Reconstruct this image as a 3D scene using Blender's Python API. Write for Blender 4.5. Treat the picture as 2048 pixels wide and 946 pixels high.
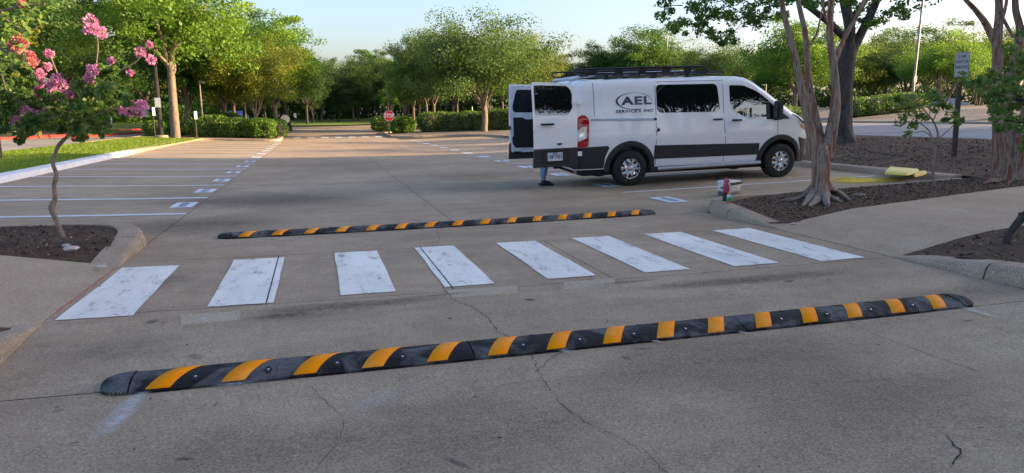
import bpy, bmesh, math, random
import numpy as np
from mathutils import Vector, Matrix
R = math.radians
rnd = random.Random(7)
rng = np.random.default_rng(11)
for o in list(bpy.data.objects): bpy.data.objects.remove(o)
scn = bpy.context.scene
C = scn.collection

# ------------------------------------------------------------------ camera
F = 1400.0; W, H = 2048, 946; HC = 1.44
PITCH = R(11.035); PSI = R(15.443)
cam = bpy.data.cameras.new('camera'); cam.lens = F / W * 36; cam.sensor_width = 36
cam.clip_start = .05; cam.clip_end = 3000
camo = bpy.data.objects.new('camera', cam); C.objects.link(camo)
camo.location = (0, 0, HC); camo.rotation_euler = (math.pi/2 - PITCH, 0, -PSI)
scn.camera = camo
# ------------------------------------------------------------------ sky, sun, exposure
SUN_AZ = R(100)      # clockwise from +Y: the low sun stands to the right
SUN_EL = R(14)
world = bpy.data.worlds.new('World'); scn.world = world; world.use_nodes = True
nt = world.node_tree; nt.nodes.clear()
sky = nt.nodes.new('ShaderNodeTexSky'); sky.sky_type = 'NISHITA'; sky.sun_disc = False
sky.sun_elevation = SUN_EL; sky.sun_rotation = SUN_AZ
sky.air_density = 1.0; sky.dust_density = 3.0; sky.ozone_density = 3.0; sky.altitude = 200
bg = nt.nodes.new('ShaderNodeBackground'); bg.inputs[1].default_value = 0.15
wo = nt.nodes.new('ShaderNodeOutputWorld')
wb = nt.nodes.new('ShaderNodeMix'); wb.data_type = 'RGBA'; wb.blend_type = 'MULTIPLY'; wb.inputs[0].default_value = 1
wb.inputs[7].default_value = (1.06, .935, .93, 1)          # camera white balance for the evening sky
nt.links.new(sky.outputs[0], wb.inputs[6]); nt.links.new(wb.outputs[2], bg.inputs[0]); nt.links.new(bg.outputs[0], wo.inputs[0])
sl = bpy.data.lights.new('sun', 'SUN'); sl.energy = 5.0; sl.angle = R(.5); sl.color = (1.0, .70, .38)
slo = bpy.data.objects.new('sun', sl); C.objects.link(slo)
sd = Vector((math.sin(SUN_AZ)*math.cos(SUN_EL), math.cos(SUN_AZ)*math.cos(SUN_EL), math.sin(SUN_EL)))
slo.rotation_euler = sd.to_track_quat('Z', 'Y').to_euler(); slo.location = (60, -10, 40)
scn.view_settings.view_transform = 'Standard'; scn.view_settings.look = 'None'
scn.view_settings.exposure = 1.55; scn.view_settings.gamma = 1
scn.render.engine = 'CYCLES'

# ------------------------------------------------------------------ terrain and projection helpers
def sm(x, k): return np.logaddexp(0, np.asarray(x, float)/k)*k
def Z(X, Y):
    X = np.asarray(X, float); Y = np.asarray(Y, float)
    z = -.024*sm(Y, 1.35) + .021*sm(Y-52, 3) + .028*(sm(-X-1.8, .9) - sm(-X-45, 6)) + .028*(sm(X-4.95, .9) - sm(X-60, 6))
    return z
def sst(a, b, x):
    t = np.clip((np.asarray(x, float)-a)/(b-a), 0, 1); return t*t*(3-2*t)
def ZB(X, Y):   # mulch berm right of the stalls
    return Z(X, Y) + .035 + .065*sst(7.62, 8.6, Y-.195*(X-5.6)) + .34*sst(11.8, 16.5, X) * sst(8.0, 13.0, Y)
def ZM(X, Y):   # mound of the island beyond the side road
    return Z(X, Y) + .08 + .5*sst(38, 46, X)
fw = np.array([math.sin(PSI)*math.cos(PITCH), math.cos(PSI)*math.cos(PITCH), -math.sin(PITCH)])
rt = np.array([math.cos(PSI), -math.sin(PSI), 0.]); up = np.cross(rt, fw)
def ray(x, y): return rt*(x-W/2)/F - up*(y-H/2)/F + fw          # unit depth
def P(x, y, D):                                                   # point at camera depth D
    return np.array([0, 0, HC]) + ray(x, y)*D
def G(x, y, zf=Z, off=0.):                                        # where a line of sight meets the terrain
    d = ray(x, y); t = np.concatenate([np.arange(1, 60, .05), np.arange(60, 400, .5)])
    Q = np.array([0, 0, HC]) + d*t[:, None]
    i = int(np.argmax(Q[:, 2] - zf(Q[:, 0], Q[:, 1]) - off < 0))
    a, b = t[max(i-1, 0)], t[i]
    for _ in range(30):
        m = (a+b)/2; q = np.array([0, 0, HC]) + d*m
        if q[2] - zf(q[0], q[1]) - off < 0: b = m
        else: a = m
    return np.array([0, 0, HC]) + d*a
def atY(px, Y):                                                   # X at which a column of the picture crosses Y
    d = ray(px, 200); return float(d[0]/d[1]*Y)

# ------------------------------------------------------------------ materials
MATS = {}
def new_mat(name):
    m = bpy.data.materials.new(name); m.use_nodes = True
    n = m.node_tree.nodes; b = n['Principled BSDF']; MATS[name] = m
    return m, n, m.node_tree.links, b
def plain(name, col, rough=.5, metal=0., spec=.5, coat=0., var=.12, scale=6., bump=0.):
    m, n, l, b = new_mat(name)
    b.inputs['Roughness'].default_value = rough; b.inputs['Metallic'].default_value = metal
    b.inputs['Specular IOR Level'].default_value = spec; b.inputs['Coat Weight'].default_value = coat
    b.inputs['Coat Roughness'].default_value = .03
    tc = n.new('ShaderNodeTexCoord'); ns = n.new('ShaderNodeTexNoise'); ns.inputs['Scale'].default_value = scale
    ns.inputs['Detail'].default_value = 6
    l.new(tc.outputs['Object'], ns.inputs['Vector'])
    cr = n.new('ShaderNodeValToRGB'); cr.color_ramp.elements[0].position = .3; cr.color_ramp.elements[1].position = .7
    cr.color_ramp.elements[0].color = (*[c*(1-var) for c in col], 1)
    cr.color_ramp.elements[1].color = (*[min(1, c*(1+var)) for c in col], 1)
    l.new(ns.outputs['Fac'], cr.inputs[0]); l.new(cr.outputs[0], b.inputs['Base Color'])
    if bump:
        bp = n.new('ShaderNodeBump'); bp.inputs['Strength'].default_value = bump; bp.inputs['Distance'].default_value = .01
        l.new(ns.outputs['Fac'], bp.inputs['Height']); l.new(bp.outputs[0], b.inputs['Normal'])
    return m
def ramp(n, l, src, stops):
    cr = n.new('ShaderNodeValToRGB'); e = cr.color_ramp.elements
    while len(e) < len(stops): e.new(.5)
    for k, (p, c) in enumerate(stops):
        e[k].position = p; e[k].color = (*c, 1) if len(c) == 3 else c
    l.new(src, cr.inputs[0]); return cr.outputs[0]
def noise(n, l, vec, scale, detail=4, rough=.5, dist=0.):
    x = n.new('ShaderNodeTexNoise'); x.inputs['Scale'].default_value = scale; x.inputs['Detail'].default_value = detail
    x.inputs['Roughness'].default_value = rough; x.inputs['Distortion'].default_value = dist
    l.new(vec, x.inputs['Vector']); return x.outputs['Fac']
def mix(n, l, fac, a, b, mode='MIX'):
    x = n.new('ShaderNodeMix'); x.data_type = 'RGBA'; x.blend_type = mode
    for s, v in ((0, fac), (6, a), (7, b)):
        if hasattr(v, 'links'): l.new(v, x.inputs[s])
        elif s == 0: x.inputs[0].default_value = v
        else: x.inputs[s].default_value = (*v, 1)
    return x.outputs[2]
def math_(n, l, op, a, b=0.):
    x = n.new('ShaderNodeMath'); x.operation = op
    for s, v in ((0, a), (1, b)):
        if hasattr(v, 'links'): l.new(v, x.inputs[s])
        else: x.inputs[s].default_value = v
    return x.outputs[0]
def wpos(n, l, scale=(1, 1, 1)):
    g = n.new('ShaderNodeNewGeometry'); mp = n.new('ShaderNodeMapping'); mp.inputs['Scale'].default_value = scale
    l.new(g.outputs['Position'], mp.inputs['Vector']); return mp.outputs[0]
def concrete(name, c0, c1, agg=(.60, .50, .38), stain=.35, fine=1., streak=True):
    m, n, l, b = new_mat(name)
    p = wpos(n, l)
    big = noise(n, l, p, .45, 6, .6, .4)
    col = ramp(n, l, big, [(.32, c0), (.68, c1)])
    med = noise(n, l, p, 3.1, 8, .65)
    col = mix(n, l, ramp(n, l, med, [(.42, (0, 0, 0)), (.75, (stain,)*3)]), col, tuple(x*.45 for x in c0))
    if streak:
        ps = wpos(n, l, (.35, 2.2, 1)); st = noise(n, l, ps, 1.1, 7, .65, .6)
        col = mix(n, l, ramp(n, l, st, [(.5, (0, 0, 0)), (.78, (.42,)*3)]), col, tuple(x*.5 for x in c0))
        col = mix(n, l, ramp(n, l, st, [(.22, (.3,)*3), (.42, (0, 0, 0))]), col, tuple(x*1.35 for x in c1))
    gr = noise(n, l, p, 75, 3, .8)
    col = mix(n, l, .75*fine, col, mix(n, l, 1., col, ramp(n, l, gr, [(.30, (.38, .38, .38)), (.70, (1.6, 1.56, 1.5))]), 'MULTIPLY'))
    vo = n.new('ShaderNodeTexVoronoi'); vo.inputs['Scale'].default_value = 88; l.new(p, vo.inputs['Vector'])
    sp = n.new('ShaderNodeSeparateColor'); l.new(vo.outputs['Color'], sp.inputs[0])
    pick = math_(n, l, 'MULTIPLY', math_(n, l, 'GREATER_THAN', sp.outputs[0], .82), math_(n, l, 'LESS_THAN', vo.outputs['Distance'], .38))
    col = mix(n, l, math_(n, l, 'MULTIPLY', pick, .62*fine), col, agg)
    pick2 = math_(n, l, 'MULTIPLY', math_(n, l, 'LESS_THAN', sp.outputs[1], .13), math_(n, l, 'LESS_THAN', vo.outputs['Distance'], .36))
    col = mix(n, l, math_(n, l, 'MULTIPLY', pick2, .7*fine), col, tuple(x*.4 for x in c0))
    l.new(col, b.inputs['Base Color']); b.inputs['Roughness'].default_value = .82
    b.inputs['Specular IOR Level'].default_value = .35
    bp = n.new('ShaderNodeBump'); bp.inputs['Strength'].default_value = .55; bp.inputs['Distance'].default_value = .006
    l.new(gr, bp.inputs['Height']); l.new(bp.outputs[0], b.inputs['Normal'])
    return m
concrete('lot', (.335, .248, .158), (.47, .362, .242))
concrete('walk', (.385, .288, .188), (.48, .37, .255), stain=.22, streak=False)
concrete('kerb', (.33, .252, .17), (.46, .362, .26), agg=(.6, .56, .5), stain=.4, streak=False)
concrete('road', (.26, .24, .22), (.36, .335, .31), stain=.2, fine=.4)
concrete('rockbed', (.15, .128, .105), (.3, .265, .225), agg=(.5, .46, .4), stain=.6, streak=False)
plain('joint', (.035, .03, .026), .95, var=.3)
plain('crack', (.02, .017, .015), .95, var=.3)
def paint_mat(name, col, wear=.5, under=(.22, .185, .15), sx=1.):
    m, n, l, b = new_mat(name)
    p = wpos(n, l, (1, sx, 1))
    a = noise(n, l, p, 7, 8, .75, .3); c = noise(n, l, wpos(n, l, (1, 2.6, 1)), 30, 6, .8)
    s = math_(n, l, 'ADD', math_(n, l, 'MULTIPLY', a, .5), math_(n, l, 'MULTIPLY', c, .5))
    fac = ramp(n, l, s, [(.5+.12*(1-wear), (0, 0, 0)), (.56+.12*(1-wear), (1, 1, 1))])
    base = ramp(n, l, noise(n, l, p, 2.2, 6), [(.3, tuple(x*.82 for x in col)), (.7, col)])
    l.new(mix(n, l, fac, base, under), b.inputs['Base Color']); b.inputs['Roughness'].default_value = .6
    bp = n.new('ShaderNodeBump'); bp.inputs['Strength'].default_value = .3; bp.inputs['Distance'].default_value = .002
    bp.invert = True; l.new(fac, bp.inputs['Height']); l.new(bp.outputs[0], b.inputs['Normal'])
    return m
paint_mat('crosswalk_paint', (.95, .89, .78), .72, sx=.35)
paint_mat('line_paint', (.78, .80, .81), .12)
paint_mat('kerb_white', (.8, .8, .78), .12, (.4, .36, .3))
paint_mat('kerb_red', (.62, .05, .035), .2, (.4, .33, .28))
plain('marker_text', (.10, .14, .24), .7)
def mulch_mat():
    m, n, l, b = new_mat('mulch'); p = wpos(n, l)
    a = noise(n, l, p, 28, 8, .8, 1.2); c = noise(n, l, p, 2.1, 5)
    col = ramp(n, l, a, [(.3, (.035, .018, .008)), (.5, (.125, .068, .034)), (.66, (.23, .135, .07)), (.8, (.40, .27, .16))])
    col = mix(n, l, ramp(n, l, c, [(.4, (0, 0, 0)), (.7, (.6,)*3)]), col, (.05, .032, .02))
    l.new(col, b.inputs['Base Color']); b.inputs['Roughness'].default_value = .95
    bp = n.new('ShaderNodeBump'); bp.inputs['Strength'].default_value = 1; bp.inputs['Distance'].default_value = .04
    l.new(a, bp.inputs['Height']); l.new(bp.outputs[0], b.inputs['Normal'])
mulch_mat()
def grass_mat(name, c0, c1):
    m, n, l, b = new_mat(name); p = wpos(n, l)
    a = noise(n, l, p, 14, 8, .75); c = noise(n, l, p, .5, 5)
    col = ramp(n, l, a, [(.3, c0), (.7, c1)])
    col = mix(n, l, ramp(n, l, c, [(.45, (0, 0, 0)), (.7, (.5,)*3)]), col, (c1[0]*1.3, c1[1]*.95, c1[2]))
    l.new(col, b.inputs['Base Color']); b.inputs['Roughness'].default_value = .9
    bp = n.new('ShaderNodeBump'); bp.inputs['Strength'].default_value = .8; bp.inputs['Distance'].default_value = .05
    l.new(a, bp.inputs['Height']); l.new(bp.outputs[0], b.inputs['Normal'])
grass_mat('grass', (.08, .15, .014), (.18, .28, .03))
grass_mat('ground', (.045, .055, .02), (.10, .10, .04))
def leaf_mat(name, dark, mid, light, trans=.4, rough=.5):
    m, n, l, b = new_mat(name)
    at = n.new('ShaderNodeAttribute'); at.attribute_name = 'tone'
    col = ramp(n, l, at.outputs['Fac'], [(0., dark), (.5, mid), (1., light)])
    l.new(col, b.inputs['Base Color']); b.inputs['Roughness'].default_value = rough
    b.inputs['Specular IOR Level'].default_value = .35
    tr = n.new('ShaderNodeBsdfTranslucent'); l.new(mix(n, l, .5, col, (.16, .26, .02)), tr.inputs['Color'])
    mx = n.new('ShaderNodeMixShader'); mx.inputs[0].default_value = trans
    l.new(b.outputs[0], mx.inputs[1]); l.new(tr.outputs[0], mx.inputs[2])
    l.new(mx.outputs[0], n['Material Output'].inputs[0]); return m
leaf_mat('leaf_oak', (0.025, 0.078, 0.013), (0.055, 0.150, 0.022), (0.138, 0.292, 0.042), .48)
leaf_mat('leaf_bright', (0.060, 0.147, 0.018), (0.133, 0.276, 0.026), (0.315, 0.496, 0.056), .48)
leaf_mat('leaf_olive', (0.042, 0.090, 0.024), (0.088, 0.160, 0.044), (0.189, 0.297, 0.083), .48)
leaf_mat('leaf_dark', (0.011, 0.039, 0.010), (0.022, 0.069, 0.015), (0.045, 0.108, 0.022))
leaf_mat('leaf_gold', (0.085, 0.111, 0.015), (0.178, 0.221, 0.020), (0.306, 0.306, 0.031))
leaf_mat('leaf_crape', (.045, .10, .025), (.11, .21, .05), (.26, .36, .10), .5, .38)
leaf_mat('leaf_hedge', (0.048, 0.124, 0.018), (0.121, 0.246, 0.030), (0.242, 0.386, 0.046), .3)
leaf_mat('leaf_near', (.10, .20, .04), (.20, .34, .06), (.36, .46, .11), .5, .35)
leaf_mat('petal', (.80, .13, .46), (.93, .34, .66), (.96, .60, .80), .4, .6)
leaf_mat('petal_coral', (.85, .17, .24), (.96, .36, .40), (.98, .6, .58), .4, .6)
leaf_mat('chips', (.035, .021, .012), (.12, .075, .045), (.48, .38, .29), .0, .9)
leaf_mat('grassblade', (.08, .16, .012), (.18, .30, .025), (.34, .40, .05), .4)
def bark_mat(name, cols, sx=3., sz=.5, bump=.6):
    m, n, l, b = new_mat(name)
    tc = n.new('ShaderNodeTexCoord'); mp = n.new('ShaderNodeMapping'); mp.inputs['Scale'].default_value = (sx, sx, sz)
    l.new(tc.outputs['Object'], mp.inputs['Vector'])
    a = noise(n, l, mp.outputs[0], 2.5, 6, .6, .6)
    k = len(cols); l.new(ramp(n, l, a, [(.34+.27*i/(k-1), c) for i, c in enumerate(cols)]), b.inputs['Base Color'])
    b.inputs['Roughness'].default_value = .85
    a2 = noise(n, l, mp.outputs[0], 9, 6, .7, 1.)
    bp = n.new('ShaderNodeBump'); bp.inputs['Strength'].default_value = bump; bp.inputs['Distance'].default_value = .03
    l.new(a2, bp.inputs['Height']); l.new(bp.outputs[0], b.inputs['Normal'])
bark_mat('bark', [(.10, .075, .055), (.19, .145, .105), (.25, .20, .15)], 6, 1.2)
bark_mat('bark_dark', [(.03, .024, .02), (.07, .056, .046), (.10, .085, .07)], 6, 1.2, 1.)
bark_mat('bark_crape', [(.12, .08, .055), (.31, .23, .17), (.38, .29, .22), (.30, .21, .15), (.24, .13, .085), (.26, .085, .04)], 7, .45, .9)
bark_mat('bark_young', [(.16, .12, .09), (.27, .20, .15), (.33, .26, .20)], 10, 3)
bark_mat('bark_root', [(.12, .09, .07), (.27, .22, .18), (.34, .28, .235), (.22, .16, .12)], 7, 2., .8)
plain('black_metal', (.012, .012, .013), .35, var=.1)
plain('brown_post', (.07, .05, .035), .6)
plain('pole_grey', (.30, .28, .25), .5, .3)
plain('pole_dark', (.025, .022, .02), .45)
plain('sign_white', (.62, .64, .66), .35, var=.05)
plain('sign_black', (.03, .045, .05), .5)
plain('sign_red', (.62, .02, .02), .35, var=.05)
plain('sign_back', (.42, .44, .44), .4, .5)
plain('green_post', (.06, .12, .06), .5)
plain('yellow', (.72, .50, .05), .6)
plain('stone', (.45, .42, .38), .85, var=.25, scale=20, bump=.5)
plain('brick_wall', (.26, .19, .15), .85, var=.2, scale=3)
plain('dark_glass', (.02, .025, .03), .08, spec=.8)

# ------------------------------------------------------------------ object helpers
def link(name, me, mat=None, parent=None, loc=None, **kw):
    if mat is not None and len(me.materials) == 0:
        for mm in (mat if isinstance(mat, (list, tuple)) else [mat]): me.materials.append(MATS[mm])
    o = bpy.data.objects.new(name, me); C.objects.link(o)
    if parent is not None: o.parent = parent
    if loc is not None: o.location = loc
    for k, v in kw.items(): o[k] = v
    return o
def empty(name, loc, label, cat, group=None, rz=0., rot=None):
    o = bpy.data.objects.new(name, None); C.objects.link(o); o.location = loc
    o.rotation_euler = rot if rot else (0, 0, rz); o.empty_display_size = .2
    o['label'] = label; o['category'] = cat
    if group: o['group'] = group
    return o
def tag(o, label, cat, group=None):
    o['label'] = label; o['category'] = cat
    if group: o['group'] = group
    return o
def mesh_of(name, verts, faces, smooth=False):
    me = bpy.data.meshes.new(name); me.from_pydata([tuple(map(float, v)) for v in verts], [], faces); me.update()
    if smooth: me.polygons.foreach_set('use_smooth', [True]*len(me.polygons))
    return me
def bm_mesh(name, bm, smooth=False, ang=None):
    me = bpy.data.meshes.new(name); bm.to_mesh(me); bm.free()
    if smooth: me.polygons.foreach_set('use_smooth', [True]*len(me.polygons))
    if ang: me.set_sharp_from_angle(angle=R(ang))
    return me
def shift(me, d):
    me.transform(Matrix.Translation(Vector([float(x) for x in d]))); return me
class MB:
    """collects boxes, tubes and lathes into one mesh"""
    def __init__(s): s.v = []; s.f = []
    def add(s, v, f):
        k = len(s.v); s.v += [tuple(map(float, a)) for a in v]; s.f += [tuple(i+k for i in q) for q in f]; return s
    def box(s, a, b, M=None):
        x0, y0, z0 = a; x1, y1, z1 = b
        v = [(x0, y0, z0), (x1, y0, z0), (x1, y1, z0), (x0, y1, z0), (x0, y0, z1), (x1, y0, z1), (x1, y1, z1), (x0, y1, z1)]
        if M is not None: v = [tuple(M @ Vector(q)) for q in v]
        return s.add(v, [(0, 3, 2, 1), (4, 5, 6, 7), (0, 1, 5, 4), (1, 2, 6, 5), (2, 3, 7, 6), (3, 0, 4, 7)])
    def tube(s, pts, rad, n=8, cap=True, fl=0., seed=0):
        pts = [np.array(p, float) for p in pts]; m = len(pts)
        if not hasattr(rad, '__len__'): rad = [rad]*m
        V = []; prev = None
        for i, p in enumerate(pts):
            t = pts[min(i+1, m-1)] - pts[max(i-1, 0)]; t = t/(np.linalg.norm(t)+1e-9)
            if prev is None:
                a = np.array([0, 0, 1.]) if abs(t[2]) < .8 else np.array([1., 0, 0]); u = np.cross(a, t)
            else: u = prev - t*(prev@t)
            u = u/(np.linalg.norm(u)+1e-9); prev = u; w = np.cross(t, u)
            for k in range(n):
                th = 2*math.pi*k/n
                r = rad[i]*(1 + fl*math.sin(3*th+seed+i*.35) + fl*.6*math.sin(5*th+seed*2+i*.5))
                V.append(p + (u*math.cos(th) + w*math.sin(th))*r)
        Fs = [(i*n+k, i*n+(k+1) % n, (i+1)*n+(k+1) % n, (i+1)*n+k) for i in range(m-1) for k in range(n)]
        if cap: Fs += [tuple(range(n))[::-1], tuple((m-1)*n+k for k in range(n))]
        return s.add(V, Fs)
    def lathe(s, prof, n=24, axis='z', o=(0, 0, 0), cap=False):
        V = []
        for r, h in prof:
            for k in range(n):
                th = 2*math.pi*k/n; a, b = r*math.cos(th), r*math.sin(th)
                q = (a, b, h) if axis == 'z' else ((a, h, b) if axis == 'y' else (h, a, b))
                V.append((q[0]+o[0], q[1]+o[1], q[2]+o[2]))
        Fs = [(i*n+k, i*n+(k+1) % n, (i+1)*n+(k+1) % n, (i+1)*n+k) for i in range(len(prof)-1) for k in range(n)]
        if cap: Fs += [tuple(range(n))[::-1], tuple((len(prof)-1)*n+k for k in range(n))]
        return s.add(V, Fs)
    def mesh(s, name='m', smooth=False, ang=40):
        me = mesh_of(name, s.v, s.f, smooth)
        if smooth: me.set_sharp_from_angle(angle=R(ang))
        return me
def subdiv_curve(pts, k=4):
    """Catmull-Rom through points (x,y,z,r)"""
    p = [np.array(q, float) for q in pts]; p = [2*p[0]-p[1]] + p + [2*p[-1]-p[-2]]; out = []
    for i in range(1, len(p)-2):
        for j in range(k):
            t = j/k
            out.append(.5*((2*p[i]) + (-p[i-1]+p[i+1])*t + (2*p[i-1]-5*p[i]+4*p[i+1]-p[i+2])*t*t + (-p[i-1]+3*p[i]-3*p[i+1]+p[i+2])*t**3))
    out.append(p[-2]); return out

# ------------------------------------------------------------------ sheets that follow the terrain
GX = sorted(set([-400, -300, -200, -150, -120, -100, -80, -70, -60, -52, -46, -40, -34, -28, -24, -20, -16, -14, -12, -10] + list(range(-9, 13)) +
                [14, 16, 18, 20, 23, 26, 30, 34, 38, 42, 46, 50, 54, 58, 62, 68, 76, 90, 120, 160, 220, 300, 400]))
GY = sorted(set([-400, -200, -100, -60, -30, -15, -8, -4, -3, -2, -1, 0, 1, 2, 3, 4, 6, 8, 10, 12, 14, 16, 18, 20, 23, 26, 30, 34, 38, 42, 45, 48, 50, 52, 54, 56,
                 59, 62, 66, 72, 80, 90, 100, 120, 150, 200, 300, 400, 600]))
def sheet(name, poly, dz, mat, zf=Z, thick=0., parent=None, step=None, **kw):
    bm = bmesh.new(); vs = [bm.verts.new((float(x), float(y), 0)) for x, y in poly]; bm.faces.new(vs)
    xs = [p[0] for p in poly]; ys = [p[1] for p in poly]
    lx = [g for g in GX if min(xs) < g < max(xs)]; ly = [g for g in GY if min(ys) < g < max(ys)]
    if step:
        lx = sorted(set(lx) | set(np.arange(math.floor(min(xs)), max(xs), step))); ly = sorted(set(ly) | set(np.arange(math.floor(min(ys)), max(ys), step)))
        lx = [g for g in lx if min(xs) < g < max(xs)]; ly = [g for g in ly if min(ys) < g < max(ys)]
    for g in lx: bmesh.ops.bisect_plane(bm, geom=bm.verts[:]+bm.edges[:]+bm.faces[:], plane_co=(g, 0, 0), plane_no=(1, 0, 0))
    for g in ly: bmesh.ops.bisect_plane(bm, geom=bm.verts[:]+bm.edges[:]+bm.faces[:], plane_co=(0, g, 0), plane_no=(0, 1, 0))
    bm.normal_update()
    if next(iter(bm.faces)).normal.z < 0: bmesh.ops.reverse_faces(bm, faces=bm.faces[:])
    if thick:
        r = bmesh.ops.extrude_face_region(bm, geom=bm.faces[:]); low = [v for v in r['geom'] if isinstance(v, bmesh.types.BMVert)]
        for v in low: v.co.z = 1
        # extruded copy becomes the top, the original the bottom
        for v in bm.verts:
            top = v.co.z > .5; v.co.z = float(zf(v.co.x, v.co.y)) + dz - (0 if top else thick)
        bmesh.ops.recalc_face_normals(bm, faces=bm.faces[:])
    else:
        for v in bm.verts: v.co.z = float(zf(v.co.x, v.co.y)) + dz
    return link(name, bm_mesh(name, bm), mat, parent, **kw)
def rect(x0, x1, y0, y1): return [(x0, y0), (x1, y0), (x1, y1), (x0, y1)]

sheet('ground', rect(-400, 400, -400, 600), -.035, 'ground', kind='structure')
def root(name):
    o = bpy.data.objects.new(name, None); C.objects.link(o); o['kind'] = 'structure'; return o
lot = root('parking_lot')
sheet('joint_bed', rect(-6.6, 11.45, -12, 62), -.014, 'joint', parent=lot)
g_ = .0045
XL, XR = -1.95, 5.50
rows = [-12, -5, -.6, 3.95, 5.6, 7.65, 9.12, 13.9, 18.95, 24.7, 29.9, 35.2, 40.4, 45.7]
for a, b in zip(rows[:-1], rows[1:]):
    xs = [XL, -.45, 1.05, 2.5, 4.0, XR] if a == 5.6 else ([XL, XR] if b < 10 else [XL, 1.77, XR])
    for x0, x1 in zip(xs[:-1], xs[1:]):
        sheet('slab', rect(x0+g_, x1-g_, a+g_, b-g_), 0, 'lot', parent=lot)
rows2 = [9.9, 13.9, 18.95, 24.7, 29.9, 35.2, 40.4, 45.7]
for a, b in zip(rows2[:-1], rows2[1:]):
    sheet('slab', rect(-7.0, XL-g_, a+g_, b-g_), 0, 'lot', parent=lot)
    sheet('slab', rect(XR+g_, 11.6, a+g_, b-g_), 0, 'lot', parent=lot)
sheet('slab', [(5.5+g_, 9.12), (7.2, 9.12), (7.2, 9.9-g_), (5.5+g_, 9.9-g_)], 0, 'lot', parent=lot)
sheet('slab', rect(7.2, 11.6, 9.2, 9.9-g_), 0, 'lot', parent=lot)
sheet('slab', rect(-3.6, XL-g_, 9.12, 9.9-g_), 0, 'lot', parent=lot)
sheet('slab', rect(-2.2, XL-g_, 8.2, 9.11), 0, 'lot', parent=lot)
sheet('slab', rect(-2.6, 5.2, 45.7+g_, 60), 0, 'lot', parent=lot)
sheet('cross_lane', [(-3, 58), (5.0, 58), (9, 62), (70, 70), (70, 78), (6, 80), (-4, 76), (-40, 74), (-40, 64), (-3, 62)], -.004, 'lot', kind='structure')
# side road on the right, drive on the left
sheet('side_road', [(17.0, 6), (35.5, 2), (37, 60), (17.5, 60), (16.6, 30)], .0, 'road', kind='structure')
sheet('drive', [(-10.6, 8), (-10.6, 30), (-11.0, 41), (-10.9, 58), (-15, 62), (-34, 66), (-34, 58), (-14.6, 52), (-16.2, 42), (-18, 30), (-19, 8)], .0, 'road', kind='structure')
# lawn strip and other green
sheet('lawn', [(-6.75, 9.9), (-6.85, 20), (-7.0, 30), (-7.35, 45), (-7.6, 49), (-10.2, 56), (-10.7, 56), (-10.9, 41), (-10.5, 30), (-10.5, 9.9)], .10, 'grass', kind='structure')
sheet('far_lawn', [(-40, 76), (-4, 78), (6, 82), (70, 84), (70, 110), (-40, 110)], .06, 'grass', kind='structure')
sheet('verge', [(-16.4, 42), (-14.9, 52), (-34, 58.5), (-60, 50), (-60, 8), (-19.4, 8), (-18.4, 30)], .09, 'ground', kind='structure')

# ------------------------------------------------------------------ painted markings
marks = root('pavement_marking')
def jag(x0, x1, y0, y1, a=.007, n=5):
    r = rnd.uniform; p = []
    p += [(x0+(x1-x0)*i/n, y0+r(-a, a)) for i in range(n)]
    p += [(x1+r(-a, a), y0+(y1-y0)*i/n) for i in range(n)]
    p += [(x1-(x1-x0)*i/n, y1+r(-a, a)) for i in range(n)]
    p += [(x0+r(-a, a), y1-(y1-y0)*i/n) for i in range(n)]
    return p
cw = [(-1.88, -1.37, 5.51, 7.36), (-.88, -.39, 5.62, 7.50), (.12, .57, 5.71, 7.61), (.99, 1.43, 5.745, 7.66), (1.93, 2.40, 5.78, 7.67), (2.87, 3.345, 5.76, 7.71), (3.80, 4.305, 5.74, 7.70), (4.72, 5.24, 5.66, 7.64)]
cwlab = ['faded', 'split by a joint']
for i, (x0, x1, y0, y1) in enumerate(cw):
    sheet('crosswalk_stripe', jag(x0, x1, y0, y1), .006, 'crosswalk_paint', parent=marks)
for x, y0, y1 in ((-.45, 5.62, 7.5), (1.05, 5.75, 7.66)):
    sheet('joint_line', rect(x-.005, x+.005, y0, y1), .009, 'joint', parent=marks)
llines = [11.41, 13.64, 16.18, 18.63, 21.15, 23.54, 26.16, 28.84, 31.4, 33.95, 36.5, 39.05, 41.6, 44.1]
rlines = [12.0, 14.73, 17.58, 20.43, 23.2, 25.9, 28.6, 31.3, 34, 36.7, 39.4, 42.1, 44.8]
def text_mesh(body, size, align='CENTER', bold=0., ext=0., space=1.):
    cu = bpy.data.curves.new('t', 'FONT'); cu.body = body; cu.size = size; cu.align_x = align; cu.align_y = 'CENTER'
    cu.offset = bold; cu.extrude = ext; cu.space_character = space; cu.resolution_u = 3
    to = bpy.data.objects.new('t', cu); C.objects.link(to); dg = bpy.context.evaluated_depsgraph_get()
    me = bpy.data.meshes.new_from_object(to.evaluated_get(dg)); bpy.data.objects.remove(to)
    me.materials.clear(); return me
vis = text_mesh('VISITOR', .16, bold=.004)
def word_on_ground(x, y, rz, parent):
    me = vis.copy(); me.transform(Matrix.Rotation(rz, 4, 'Z')); me.transform(Matrix.Translation((x, y, 0)))
    for v in me.vertices: v.co.z = float(Z(v.co.x, v.co.y)) + .012
    link('lettering', me, 'marker_text', parent)
for i, y in enumerate(llines):
    sheet('stall_line', jag(-6.5, -1.97, y-.075, y+.075, .004, 4), .006, 'line_paint', parent=marks)
    if i: 
        yc = (llines[i-1]+y)/2+.05
        mk = sheet('stall_marker', jag(-2.36, -2.02, yc-.36, yc+.36, .006, 4), .006, 'line_paint', parent=marks)
        if i < 7: word_on_ground(-2.18, yc, math.pi/2, mk)
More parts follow.
